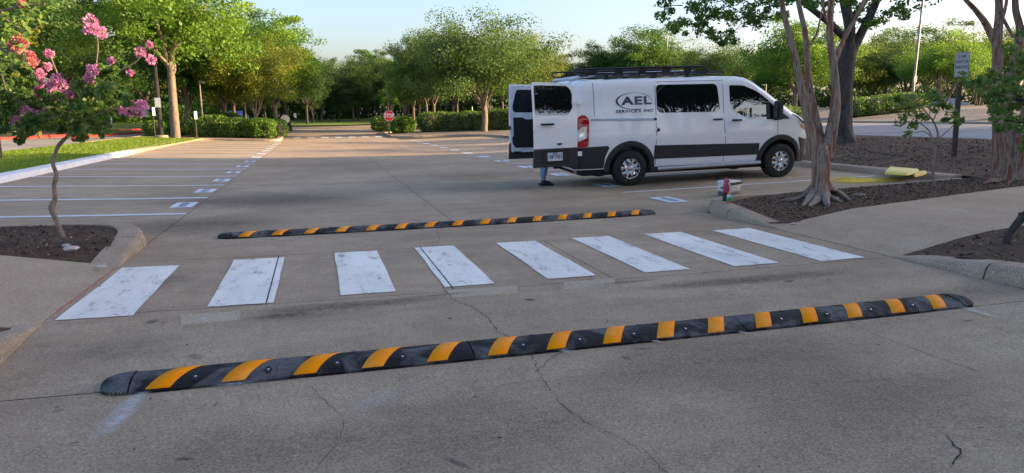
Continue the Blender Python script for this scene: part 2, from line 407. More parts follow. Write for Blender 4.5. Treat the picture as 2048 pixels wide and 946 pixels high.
for i, y in enumerate(rlines):
    sheet('stall_line', jag(5.47, 11.2 if i else 11.15, y-.05, y+.05, .004, 4), .006, 'line_paint', parent=marks)
    yc = y-1.33
    mk = sheet('stall_marker', jag(5.52, 5.90, yc-.38, yc+.38, .006, 4), .006, 'line_paint', parent=marks)
    if i < 5: word_on_ground(5.71, yc, -math.pi/2, mk)
sheet('stop_bar', rect(-.6, 2.2, 48.0, 48.4), .006, 'line_paint', parent=marks)
for k in range(7): sheet('far_stripe', rect(-1.6+k*.95, -1.1+k*.95, 51.5, 53.4), .006, 'line_paint', parent=marks)

# cracks: open jagged slits in the slabs
def crack(pts, w=.006, seed=0):
    r = random.Random(seed); P_ = []
    for (x0, y0), (x1, y1) in zip(pts[:-1], pts[1:]):
        n = max(2, int(math.hypot(x1-x0, y1-y0)/.035))
        for i in range(n):
            t = i/n; P_.append((x0+(x1-x0)*t+r.uniform(-.011, .011), y0+(y1-y0)*t+r.uniform(-.011, .011)))
    P_.append(pts[-1]); V = []
    for i, (x, y) in enumerate(P_):
        a = P_[max(i-1, 0)]; b = P_[min(i+1, len(P_)-1)]; dx, dy = b[0]-a[0], b[1]-a[1]; L = math.hypot(dx, dy)+1e-6
        ww = w*r.uniform(.25, 1.1)/2
        for s in (-1, 1):
            X, Y = x-dy/L*ww*s, y+dx/L*ww*s; V.append((X, Y, float(Z(X, Y))+.004))
    Fs = [(2*i, 2*i+2, 2*i+3, 2*i+1) for i in range(len(P_)-1)]
    link('crack', mesh_of('crack', V, Fs), 'crack', lot)
crack([(1.21, 3.96), (1.16, 3.64), (1.14, 3.37), (1.12, 3.1), (1.15, 2.99), (1.18, 2.87), (1.25, 2.74), (1.31, 2.55), (1.3, 2.4), (1.36, 2.2)], .0042, 1)
crack([(.97, 5.75), (.98, 5.32), (1.07, 5.1), (1.13, 4.76), (1.11, 4.39), (1.2, 4.2)], .007, 2)
crack([(-.09, 3.72), (-.03, 3.49), (.04, 3.32), (.05, 3.14), (-.01, 2.95), (-.08, 2.77)], .003, 3)
crack([(1.14, 3.6), (1.25, 3.75), (1.4, 3.9)], .004, 8)
crack([tuple(G(*p)[:2]) for p in [(1690, 640), (1745, 668), (1830, 700), (1960, 745)]], .004, 4)
crack([tuple(G(*p)[:2]) for p in [(1890, 870), (1905, 885), (1918, 900), (1905, 930)]], .010, 5)
crack([tuple(G(*p)[:2]) for p in [(1600, 700), (1680, 745), (1790, 810), (1890, 870), (2000, 885)]], .0025, 6)
crack([tuple(G(*p)[:2]) for p in [(862, 495), (880, 478), (872, 455), (880, 440)]], .008, 7)
crack([tuple(G(*p)[:2]) for p in [(1220, 552), (1245, 575), (1300, 590)]], .003, 9)

# smears (drill dust, oil, tyre grime) as thin films with ragged soft edges
def film_mat(name, col, dens):
    m, n, l, b = new_mat(name); at = n.new('ShaderNodeAttribute'); at.attribute_name = 'a'
    nz = noise(n, l, wpos(n, l), 16, 7, .75, .6)
    f = math_(n, l, 'MULTIPLY', at.outputs['Fac'], ramp(n, l, nz, [(.25, (0, 0, 0)), (.75, (dens,)*3)]))
    l.new(f, b.inputs['Alpha']); b.inputs['Base Color'].default_value = (*col, 1); b.inputs['Roughness'].default_value = .9
film_mat('dust', (.68, .66, .62), 1.0)
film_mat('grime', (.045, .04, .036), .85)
film_mat('rust_stain', (.13, .07, .035), .6)
film_mat('yellow_powder', (.75, .55, .02), 2.)
def film(name, x, y, L, w, ang, mat, dz=.011, power=1.9, zf=Z, s=1.):
    n1, n2 = 14, 10; V = []; A = []
    ca, sa = math.cos(ang), math.sin(ang)
    for i in range(n1+1):
        for j in range(n2+1):
            u, v = i/n1*2-1, j/n2*2-1
            X = x+u*L*ca-v*w*sa; Y = y+u*L*sa+v*w*ca; V.append((X, Y, float(zf(X, Y))+dz)); A.append(s*max(0, 1-u*u-v*v)**power)
    Fs = [(i*(n2+1)+j, (i+1)*(n2+1)+j, (i+1)*(n2+1)+j+1, i*(n2+1)+j+1) for i in range(n1) for j in range(n2)]
    me = mesh_of(name, V, Fs); at = me.attributes.new('a', 'FLOAT', 'POINT'); at.data.foreach_set('value', A)
    return link(name, me, mat, lot)
for (px, py, L, w, px2, py2, s) in [(245, 832, .36, .09, 300, 775, 1.0), (268, 806, .2, .05, 300, 775, 1.2), (480, 768, .16, .05, 560, 755, .9), (640, 745, .2, .035, 560, 755, .9), (1130, 705, .09, .04, 1160, 715, .8), (1310, 685, .10, .03, 1330, 690, .8),
                                  (1950, 625, .25, .05, 2000, 640, .8), (790, 722, .10, .03, 700, 740, .5), (560, 480, .3, .05, 700, 476, .7), (860, 462, .25, .06, 800, 468, 1.), (700, 474, .35, .05, 760, 470, .7),
                                  (445, 482, .1, .06, 470, 484, .9), (1485, 668, .10, .03, 1500, 672, .8), (1280, 455, .3, .04, 1320, 440, .4), (760, 800, .25, .12, 700, 830, .3)]:
    a = G(px, py); b = G(px2, py2); film('dust_smear', a[0], a[1], L, w, math.atan2(b[1]-a[1], b[0]-a[0]), 'dust', .013, s=s)
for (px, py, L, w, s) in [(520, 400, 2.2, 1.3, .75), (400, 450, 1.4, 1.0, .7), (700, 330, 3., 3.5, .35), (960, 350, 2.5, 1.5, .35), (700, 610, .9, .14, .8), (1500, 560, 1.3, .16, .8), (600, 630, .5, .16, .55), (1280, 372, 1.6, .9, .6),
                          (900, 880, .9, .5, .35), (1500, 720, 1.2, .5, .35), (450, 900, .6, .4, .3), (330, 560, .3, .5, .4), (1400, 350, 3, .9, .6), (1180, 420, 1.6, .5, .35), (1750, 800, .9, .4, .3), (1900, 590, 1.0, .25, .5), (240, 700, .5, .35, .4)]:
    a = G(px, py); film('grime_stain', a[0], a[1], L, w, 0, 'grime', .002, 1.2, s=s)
q = np.random.default_rng(77)
for _ in range(34):
    film('oil_spot', q.uniform(-1.7, 5.3), 2.3+8*q.random()**1.3, q.uniform(.02, .09), q.uniform(.015, .05), q.uniform(0, 3), 'grime', .0025, 1., s=q.uniform(.5, 1.1))
for (px, py, L, w) in [(560, 632, .25, .07), (880, 590, .4, .05), (1250, 565, .5, .05)]:
    a = G(px, py); film('rust_stain', a[0], a[1], L, w, .05, 'rust_stain', .0035)
concrete('patch', (.42, .33, .235), (.55, .44, .33), stain=.2, streak=False)
for (px0, px1, py0, py1) in [(895, 1035, 572, 596), (1128, 1230, 556, 580), (362, 480, 622, 650)]:
    q = [G(px0, py1)[:2], G(px1, py1-10)[:2], G(px1, py0)[:2], G(px0, py0+8)[:2]]
    sheet('repair_patch', [tuple(a) for a in q], .0015, 'patch', parent=lot)

# ------------------------------------------------------------------ kerbs
def kerb(pts, side, w=.28, mat='kerb', label=None, k=4):
    """pts (x,y,h) along the street face; side +1: body lies left of travel"""
    c = subdiv_curve([(x, y, h) for x, y, h in pts], k); V = []; n = len(c)
    prof = [(0, -.02), (.012, .35), (.035, .80), (.07, .97), (.11, 1.0), (1, 1.0), (1, -.02)]
    for i, p in enumerate(c):
        a = c[max(i-1, 0)]; b = c[min(i+1, n-1)]; d = np.array([b[0]-a[0], b[1]-a[1]]); d /= np.linalg.norm(d)+1e-9
        nx, ny = -d[1]*side, d[0]*side; h = max(p[2], .004)
        for u, t in prof:
            uu = u*w if u in (0, 1) or u > .5 else u*min(1, h/.10)
            X, Y = p[0]+nx*uu, p[1]+ny*uu; V.append((X, Y, float(Z(X, Y)) + (t*h if t >= 0 else -.03)))
    m = len(prof); Fs = [(i*m+j, i*m+j+1, (i+1)*m+j+1, (i+1)*m+j) if side > 0 else (i*m+j+1, i*m+j, (i+1)*m+j, (i+1)*m+j+1) for i in range(n-1) for j in range(m-1)]
    Fs += [tuple(range(m)), tuple((n-1)*m+j for j in range(m))[::-1]]
    ko = link('kerb', mesh_of('kerb', V, Fs), mat, kind='structure')
    for i in range(3, n-2, 5):      # open joints between kerb lengths
        if c[i][2] < .08: continue
        sv = []
        for j in range(m-1):
            a, b = np.array(V[i*m+j]), np.array(V[(i+1)*m+j]); d = (b-a)/(np.linalg.norm(b-a)+1e-9)*.005
            nn = np.array(V[i*m+3])-np.array(V[i*m+5]); nn[2] = 0; nn = nn/(np.linalg.norm(nn)+1e-9)*(.003 if j < 4 else 0) + np.array([0, 0, .002 if j > 0 else 0])
            sv += [a-d+nn, a+d+nn]
        link('joint', mesh_of('joint', sv, [(2*j, 2*j+1, 2*j+3, 2*j+2) for j in range(m-2)]), 'joint', ko)
    return ko
kerb([(-1.93, 7.42, .005), (-1.93, 7.9, .07), (-1.93, 8.5, .13), (-2.03, 9.05, .15), (-2.3, 9.55, .15), (-2.9, 9.8, .14), (-3.8, 9.86, .12), (-6.4, 9.9, .12)], 1)
kerb([(-1.93, 5.42, .005), (-1.90, 5.0, .07), (-1.86, 4.5, .13), (-1.84, 3.5, .15), (-1.84, 0, .15), (-1.84, -8, .15)], -1)
kerb([(5.52, 7.45, .005), (5.47, 7.9, .06), (5.45, 8.5, .13), (5.56, 9.1, .15), (5.85, 9.6, .15), (6.5, 9.95, .13), (7.5, 10.15, .09), (11.4, 10.35, .09)], -1)
kerb([(5.50, 5.62, .005), (5.52, 5.1, .07), (5.52, 4.6, .13), (5.58, 4.0, .15), (5.7, 2.8, .15), (5.7, -6, .15)], 1)
kerb([(11.42, 10.45, .12), (11.45, 20, .13), (11.45, 30, .13), (11.3, 40, .13), (10.6, 46, .13), (9.2, 48.3, .13), (6.4, 48.8, .13), (5.2, 49.4, .13), (5.0, 51, .13), (5.0, 56, .13)], -1)
kerb([(-6.35, 9.9, .14), (-6.42, 16, .14), (-6.5, 20, .14), (-6.75, 30, .14)], 1, .36, 'kerb_white')
kerb([(-6.75, 30.0, .14), (-7.0, 38, .14), (-7.15, 44, .14), (-7.0, 45.6, .14), (-6.0, 46.0, .14), (-4.4, 45.8, .14), (-2.8, 45.6, .14), (-2.35, 46.1, .14), (-2.2, 48, .14), (-2.4, 57, .14)], 1, .3)
kerb([(-10.6, 10, .12), (-10.55, 30, .12), (-11.0, 41, .12), (-10.85, 56, .12)], -1, .15)
kerb([(-19, 8, .13), (-18.1, 30, .13), (-16.3, 42, .13), (-15.1, 49.5, .13), (-14.8, 51.6, .13), (-16.5, 53, .13), (-30, 57, .13)], 1, .25, 'kerb_red')
kerb([(17.0, 4, .13), (17.0, 14, .13), (16.7, 24, .13), (17.5, 45, .13)], 1, .2)
kerb([(35.4, 2, .13), (36, 30, .13), (37, 60, .13)], -1, .25)
kerb([(4.4, 55.5, .13), (4.9, 57.5, .13), (8, 60, .13), (20, 62.5, .13)], -1, .25, 'kerb')
# red kerbed island in the drive
isl = [tuple(G(x, y)[:2]) for x, y in [(152, 277), (200, 273), (250, 269), (300, 266)]]
kerb([(*p, .13) for p in isl], 1, .25, 'kerb_red')
sheet('island_grass', isl + [tuple(G(x, y)[:2]) for x, y in [(300, 263), (240, 264), (180, 268)]], .12, 'grass', kind='structure')
fk = [tuple(G(x, y)[:2]) for x, y in [(190, 265), (250, 262), (320, 258)]]
kerb([(*p, .12) for p in fk], 1, .3, 'kerb_red')
sheet('back_lawn', fk + [(-10, 95), (-60, 95), (-60, 62)], .08, 'grass', kind='structure')

# ------------------------------------------------------------------ walks and planting beds
def ZL(X, Y): return Z(X, Y) + .10*sst(-1.95, -3.4, X)*1.
sheet('sidewalk', [(-1.95, 5.42), (-1.95, 7.42), (-2.25, 7.62), (-3.4, 7.9), (-8, 8.0), (-14, 8.1), (-14, 5.3), (-2.45, 5.3)], .006, 'walk', zf=ZL, thick=.1, kind='structure')
def ZBL(X, Y): return Z(X, Y) + np.maximum(.012+.10*sst(-1.95, -3.4, X), .125*sst(7.65, 8.3, Y))
def ZBN(X, Y): return Z(X, Y) + np.maximum(.012+.10*sst(-1.95, -3.4, X), .11*sst(5.35, 4.8, Y))
def ZBR(X, Y): return Z(X, Y) + np.maximum(.012+.10*sst(5.5, 7.0, X), .12*sst(5.45, 4.8, np.asarray(Y)-.19*(np.asarray(X)-5.6)))
sheet('mulch_bed', [(-2.02, 7.55), (-2.14, 7.9), (-2.2, 8.5), (-2.28, 8.98), (-2.5, 9.38), (-2.95, 9.6), (-6.6, 9.64), (-14, 9.7), (-14, 8.02), (-3.4, 7.9), (-2.25, 7.62)], 0, 'mulch', zf=ZBL, step=.25, kind='structure')
sheet('mulch_bed', [(-2.02, 5.34), (-2.1, 4.9), (-2.1, 3.5), (-2.08, -8), (-14, -8), (-14, 5.32), (-2.4, 5.32)], 0, 'mulch', zf=ZBN, step=.5, kind='structure')
def ZR(X, Y): return Z(X, Y) + .10*sst(5.5, 7.0, X)
def wk(x0, x1): return [(x0, None), (x1, None)]
def yb2(x): return 5.6 + (x-5.6)*.19       # lower edge of the slanting walk
def yb1(x): return 7.62 + (x-5.6)*.195     # upper edge
cuts = [5.505, 8.28, 11.2, 14.2, 17]
sheet('joint_bed', [(5.6, yb2(5.6)+.05), (17, yb2(17)+.05), (17, yb1(17)-.05), (5.6, yb1(5.6)-.05)], -.01, 'joint', zf=ZR, kind='structure')
for a, b in zip(cuts[:-1], cuts[1:]):
    sh = .0 if a < 6 else .18
    sheet('sidewalk', [(a+g_+ (sh if a > 6 else 0), yb2(a)), (b-g_+.18, yb2(b)), (b-g_-.18, yb1(b)), (a+g_-sh, yb1(a))], .006, 'walk', zf=ZR, thick=.08, kind='structure')
bed = [(5.56, 7.66), (5.62, 8.0), (5.66, 8.5), (5.82, 8.98), (6.05, 9.35), (6.6, 9.68), (7.5, 9.88), (11.7, 10.1), (11.72, 20), (11.7, 30), (11.5, 40), (16.3, 44), (16.9, 24), (17.2, 14), (17.2, yb1(17.2)), (11.2, yb1(11.2)), (5.9, yb1(5.8))]
sheet('mulch_bed', bed, 0, 'mulch', zf=ZB, step=.5, kind='structure')
sheet('mulch_bed', [(5.60, 5.56), (5.68, 5.2), (5.78, 4.6), (5.86, 4.0), (5.98, 2.8), (5.98, -6), (17, -6), (17, yb2(17)), (5.75, yb2(5.75))], 0, 'mulch', zf=ZBR, step=.5, kind='structure')
sheet('rock_bed', [(11.0, 40.5), (11.2, 46), (9.4, 48.6), (5.4, 49.3), (5.2, 56), (8, 58.5), (16, 60), (17, 44), (14, 43)], .12, 'rockbed', kind='structure')
sheet('rock_mound', [(35.9, 2), (36.4, 30), (37.2, 60), (70, 68), (120, 60), (120, -10)], .02, 'rockbed', zf=ZM, kind='structure')
sheet('island_bed', [(-7.3, 46), (-2.6, 45.95), (-2.5, 57), (-10, 57), (-9.5, 50)], .11, 'mulch', kind='structure')

# wood chips and grit lying on the mulch: real flakes, nobody could count them
def leaf_mesh(name, cen, size, tone, nrm=None, aspect=.55, flat=0., seed=1):
    r = np.random.default_rng(seed); n = len(cen)
    a = r.normal(size=(n, 3)); b = r.normal(size=(n, 3))
    if flat: a[:, 2] *= (1-flat); b[:, 2] *= (1-flat)
    a /= np.linalg.norm(a, axis=1)[:, None]; b -= a*(a*b).sum(1)[:, None]; b /= np.linalg.norm(b, axis=1)[:, None]
    s = (np.broadcast_to(size, n)*r.uniform(.7, 1.3, n))[:, None]
    V = np.stack([cen-a*s*.5, cen+b*s*.5*aspect-a*s*.05, cen+a*s*.5, cen-b*s*.5*aspect+a*s*.05], 1).reshape(-1, 3)
    me = bpy.data.meshes.new(name); me.vertices.add(4*n); me.vertices.foreach_set('co', V.astype(np.float32).ravel())
    me.loops.add(4*n); me.loops.foreach_set('vertex_index', np.arange(4*n, dtype=np.int32))
    me.polygons.add(n); me.polygons.foreach_set('loop_start', np.arange(0, 4*n, 4, dtype=np.int32))
    try: me.polygons.foreach_set('loop_total', np.full(n, 4, dtype=np.int32))
    except Exception: pass
    at = me.attributes.new('tone', 'FLOAT', 'POINT'); at.data.foreach_set('value', np.repeat(np.clip(tone, 0, 1), 4).astype(np.float32))
    me.update(calc_edges=True); return me
def inside(px, py, poly):
    c = np.zeros(len(px), bool); j = len(poly)-1
    for i in range(len(poly)):
        xi, yi = poly[i]; xj, yj = poly[j]
        c ^= ((yi > py) != (yj > py)) & (px < (xj-xi)*(py-yi)/(yj-yi+1e-12)+xi); j = i
    return c
def scatter(name, poly, n, zf, dz, smin, smax, mat, seed, tone_pow=3., flat=.75):
    r = np.random.default_rng(seed); xs = [p[0] for p in poly]; ys = [p[1] for p in poly]
    X = r.uniform(min(xs), max(xs), n*2); Y = r.uniform(min(ys), max(ys), n*2); k = inside(X, Y, poly); X, Y = X[k][:n], Y[k][:n]
    z = zf(X, Y)+dz+r.uniform(0, .012, len(X)); s = smin+(smax-smin)*r.random(len(X))**2.5
    return link(name, leaf_mesh(name, np.stack([X, Y, z], 1), s, r.random(len(X))**tone_pow, flat=flat, aspect=.5, seed=seed), mat, kind='stuff')
scatter('wood_chips', [(-2.1, 7.6), (-2.25, 8.6), (-2.5, 9.35), (-3, 9.58), (-6.4, 9.6), (-6.4, 8.0), (-3.4, 7.92)], 9000, ZBL, .006, .008, .045, 'chips', 3)
scatter('wood_chips', [(5.8, 7.9), (5.76, 8.6), (6.1, 9.3), (7.5, 9.85), (11.7, 10.05), (13.5, 10.2), (13.5, yb1(13.5)), (5.9, yb1(5.8))], 15000, ZB, .006, .008, .05, 'chips', 4)
scatter('wood_chips', [(11.75, 10), (11.75, 16), (16.3, 18), (17, 10)], 9000, ZB, .006, .01, .07, 'chips', 5, 5.)
scatter('wood_chips', [(5.7, 5.45), (5.9, 4.2), (6.1, 3), (9.5, 3.5), (9.5, yb2(9.5)-.02), (6, yb2(6.)-.02)], 7000, ZBR, .006, .008, .05, 'chips', 6)
scatter('wood_chips', [(-2.15, 5.2), (-2.15, 3.5), (-4, 3.5), (-4, 5.35), (-2.4, 5.35)], 2500, ZBN, .006, .008, .04, 'chips', 7)
scatter('gravel', [(-1.9, 2.2), (5.4, 2.2), (5.4, 12), (-1.9, 12)], 1500, Z, .003, .004, .013, 'chips', 8, .8, .9)
# blades of the lawn
r = np.random.default_rng(5); X = r.uniform(-10.5, -6.85, 60000); Y = 10+36*r.random(60000)**.8
me = leaf_mesh('lawn_blades', np.stack([X, Y, Z(X, Y)+.125], 1), .05+.0016*Y, r.random(60000), aspect=.22, seed=6)
link('grass_blades', me, 'grassblade', kind='stuff')

# ------------------------------------------------------------------ the van (x forward from the rear bumper, y left, z up)
plain('van_white', (.90, .89, .88), .22, coat=1., var=.03, scale=2)
plain('van_inner', (.74, .77, .80), .4)
plain('cladding', (.022, .023, .025), .6, var=.15, scale=30)
plain('rubber', (.012, .012, .012), .75, var=.3, scale=40)
plain('seam', (.02, .02, .022), .8)
plain('chrome', (.75, .77, .8), .18, 1.)
plain('hub_silver', (.62, .63, .65), .25, .85)
plain('step_metal', (.42, .45, .48), .32, .7)
plain('lamp_red', (.42, .006, .01), .12, coat=1.)
plain('lamp_clear', (.75, .72, .70), .12, coat=1.)
plain('lamp_amber', (.75, .28, .06), .15, coat=1.)
plain('pvc', (.55, .60, .66), .4)
def tint():
    m, n, l, b = new_mat('van_glass'); b.inputs['Base Color'].default_value = (.006, .007, .008, 1); b.inputs['Roughness'].default_value = .015
    b.inputs['Specular IOR Level'].default_value = 1.; b.inputs['IOR'].default_value = 1.75; b.inputs['Coat Weight'].default_value = 1.; b.inputs['Coat Roughness'].default_value = .01
tint()
# contact points of the near wheels, read from the picture
RW = np.array([6.100, 13.097]); FW = np.array([9.475, 12.953])
rwz, fwz = float(Z(*RW)), float(Z(*FW))
ax3 = Vector((FW[0]-RW[0], FW[1]-RW[1], fwz-rwz)).normalized(); lf = Vector((0, 0, 1)).cross(ax3).normalized(); upv = ax3.cross(lf)
M3 = Matrix((ax3, lf, upv)).transposed()
orig = Vector((RW[0], RW[1], rwz)) - ax3*1.2 + lf*.95
van = empty('panel_van', orig, 'white cargo van with open rear doors, roof rack and company lettering, parked across the stalls', 'van', rot=M3.to_euler())
def zt(x): return float(np.interp(x, [.05, .12, .4, 3.2, 3.6, 3.78, 3.95, 4.2, 4.5, 4.72, 4.9, 5.02, 5.2, 5.35, 5.47, 5.54], [2.02, 2.10, 2.125, 2.14, 2.13, 2.10, 2.02, 1.86, 1.65, 1.50, 1.385, 1.32, 1.22, 1.13, 1.0, .80]))
def plan(x):
    return float(np.interp(x, [.03, .08, .16, .4, 4.4, 4.8, 5.0, 5.15, 5.27, 5.38, 5.47, 5.54], [.93, .965, .985, 1, 1, .985, .965, .93, .86, .76, .62, .46]))
def Wd(z): return float(np.interp(z, [.25, .37, .5, .62, .78, .95, 1.2, 1.4, 1.6, 1.8, 1.95, 2.05], [.90, .955, .985, 1.0, 1.018, 1.03, 1.025, 1.008, .992, .972, .952, .936]))
def crease(x, z):   # character lines pressed in the side
    return -.010*math.exp(-((z-1.36)/.025)**2) + .008*math.exp(-((z-.98)/.06)**2)
def side(x, z):
    t = zt(x); rr = .11 if x < 4 else .13; w = Wd(z)*plan(x) + crease(x, z)*(1 if x < 5 else 0)
    if z > t-rr:
        k = min(1, (z-(t-rr))/rr); w -= rr*(1-math.sqrt(max(0, 1-k*k)))*1.0
    return w
stn = sorted(set([.03, .06, .1, .16, .25, .4] + list(np.linspace(.6, 3.6, 19)) + [3.78, 3.86, 3.95, 4.08, 4.2, 4.35, 4.5, 4.6, 4.72, 4.8, 4.9, 5.0, 5.08, 5.15, 5.2, 5.27, 5.32, 5.38, 5.43, 5.47, 5.51, 5.54]))
def body_mesh():
    V = []; n1 = 26
    zl = list(np.linspace(0, 1, 20))
    ring = None
    for x in stn:
        t = zt(x); zb = .36 if x < 5.1 else .30; rr = .11 if x < 4 else .13
        zs = [zb+(t-rr-zb)*k for k in zl] + [t-rr+rr*math.sin(a) for a in (R(22), R(45), R(66), R(82))]
        half = [(side(x, z), z) for z in zs]; wt = side(x, t-.002)
        top = [(wt*k, t+.0+.03*(1-k*k)*(1 if x < 4 else .8)) for k in (.93, .78, .6, .4, .2)]
        rp = half + top; L = rp + [(0, t+.03*(1 if x < 4 else .8))] + [(-a, b) for a, b in rp[::-1]]
        ring = len(L); V += [(x, a, b) for a, b in L]
    n = len(stn); Fs = [(i*ring+j, (i+1)*ring+j, (i+1)*ring+j+1, i*ring+j+1) for i in range(n-1) for j in range(ring-1)]
    Fs += [(i*ring+ring-1, (i+1)*ring+ring-1, (i+1)*ring, i*ring) for i in range(n-1)]
    Fs += [tuple(range(ring)), tuple((n-1)*ring+j for j in range(ring))[::-1]]
    return V, Fs
V, Fs = body_mesh()
bm = bmesh.new(); vv = [bm.verts.new(v) for v in V]; [bm.faces.new([vv[i] for i in f]) for f in Fs]
bmesh.ops.recalc_face_normals(bm, faces=bm.faces[:])
body_me = bm_mesh('van_body', bm); body_me.materials.append(MATS['van_white']); body_me.materials.append(MATS['van_inner']); body_me.materials.append(MATS['rubber'])
tmp = bpy.data.objects.new('tmp', body_me); C.objects.link(tmp)
cut = MB()
cuts_ = []
for xc, r_ in ((1.2, .455), (4.60, .455)):
    m_ = MB()
    for sg in (-1, 1):
        v = []; n = 40
        for yy in (sg*.60, sg*1.3): v += [(xc+r_*math.cos(2*math.pi*k/n), yy, .37+r_*math.sin(2*math.pi*k/n)) for k in range(n)]
        m_.add(v, [(k, (k+1) % n, n+(k+1) % n, n+k) for k in range(n)] + [tuple(range(n))[::-1], tuple(range(n, 2*n))])
    cuts_.append((m_, 2))
m_ = MB(); m_.box((-.5, -.86, .60), (3.0, .86, 1.98)); cuts_.append((m_, 1))
for m_, mi in cuts_:
    bm = bmesh.new(); vv = [bm.verts.new(v) for v in m_.v]; [bm.faces.new([vv[i] for i in f]) for f in m_.f]; bmesh.ops.recalc_face_normals(bm, faces=bm.faces[:])
    cme = bm_mesh('c', bm)
    for _ in range(3): cme.materials.append(None)
    for k, nm in enumerate(('van_white', 'van_inner', 'rubber')): cme.materials[k] = MATS[nm]
    cme.polygons.foreach_set('material_index', [mi]*len(cme.polygons))
    co = bpy.data.objects.new('c', cme); C.objects.link(co)
    md = tmp.modifiers.new('b', 'BOOLEAN'); md.operation = 'DIFFERENCE'; md.object = co; md.solver = 'EXACT'
    dg = bpy.context.evaluated_depsgraph_get(); nm_ = bpy.data.meshes.new_from_object(tmp.evaluated_get(dg))
    tmp.modifiers.clear(); tmp.data = nm_; bpy.data.objects.remove(co)
bme = tmp.data; bpy.data.objects.remove(tmp)
bme.polygons.foreach_set('use_smooth', [True]*len(bme.polygons)); bme.set_sharp_from_angle(angle=R(28))
link('body', bme, None, van)

def panel(name, poly, off, mat, parent=None, sg=-1, thick=.012, step=.08, fn=None, rnd_=None, **kw):
    """a curved plate that follows the van's side; poly in (x, z)"""
    fn = fn or side
    if rnd_: poly = rounded(poly, rnd_)
    bm = bmesh.new(); bm.faces.new([bm.verts.new((x, 0, z)) for x, z in poly])
    xs = [p[0] for p in poly]; zs = [p[1] for p in poly]
    for g in np.arange(min(xs)+step, max(xs), step): bmesh.ops.bisect_plane(bm, geom=bm.verts[:]+bm.edges[:]+bm.faces[:], plane_co=(g, 0, 0), plane_no=(1, 0, 0))
    for g in np.arange(min(zs)+step, max(zs), step): bmesh.ops.bisect_plane(bm, geom=bm.verts[:]+bm.edges[:]+bm.faces[:], plane_co=(0, 0, g), plane_no=(0, 0, 1))
    r_ = bmesh.ops.extrude_face_region(bm, geom=bm.faces[:])
    back = set(v for v in r_['geom'] if isinstance(v, bmesh.types.BMVert))
    for v in bm.verts: v.co.y = sg*(fn(v.co.x, v.co.z) + off - (thick if v in back else 0))
    bmesh.ops.recalc_face_normals(bm, faces=bm.faces[:])
    me = bm_mesh(name, bm, True, 35)
    return link(name, me, mat, parent or van, **kw)
def rounded(poly, r_, n=4):
    out = []; m = len(poly)
    for i in range(m):
        p = np.array(poly[i], float); a = np.array(poly[i-1], float)-p; b = np.array(poly[(i+1) % m], float)-p
        la, lb = np.linalg.norm(a), np.linalg.norm(b); q = min(r_, la*.45, lb*.45); A = p+a/la*q; B = p+b/lb*q
        for k in range(n+1):
            t = k/n; out.append(tuple((1-t)**2*A+2*t*(1-t)*p+t*t*B))
    return out
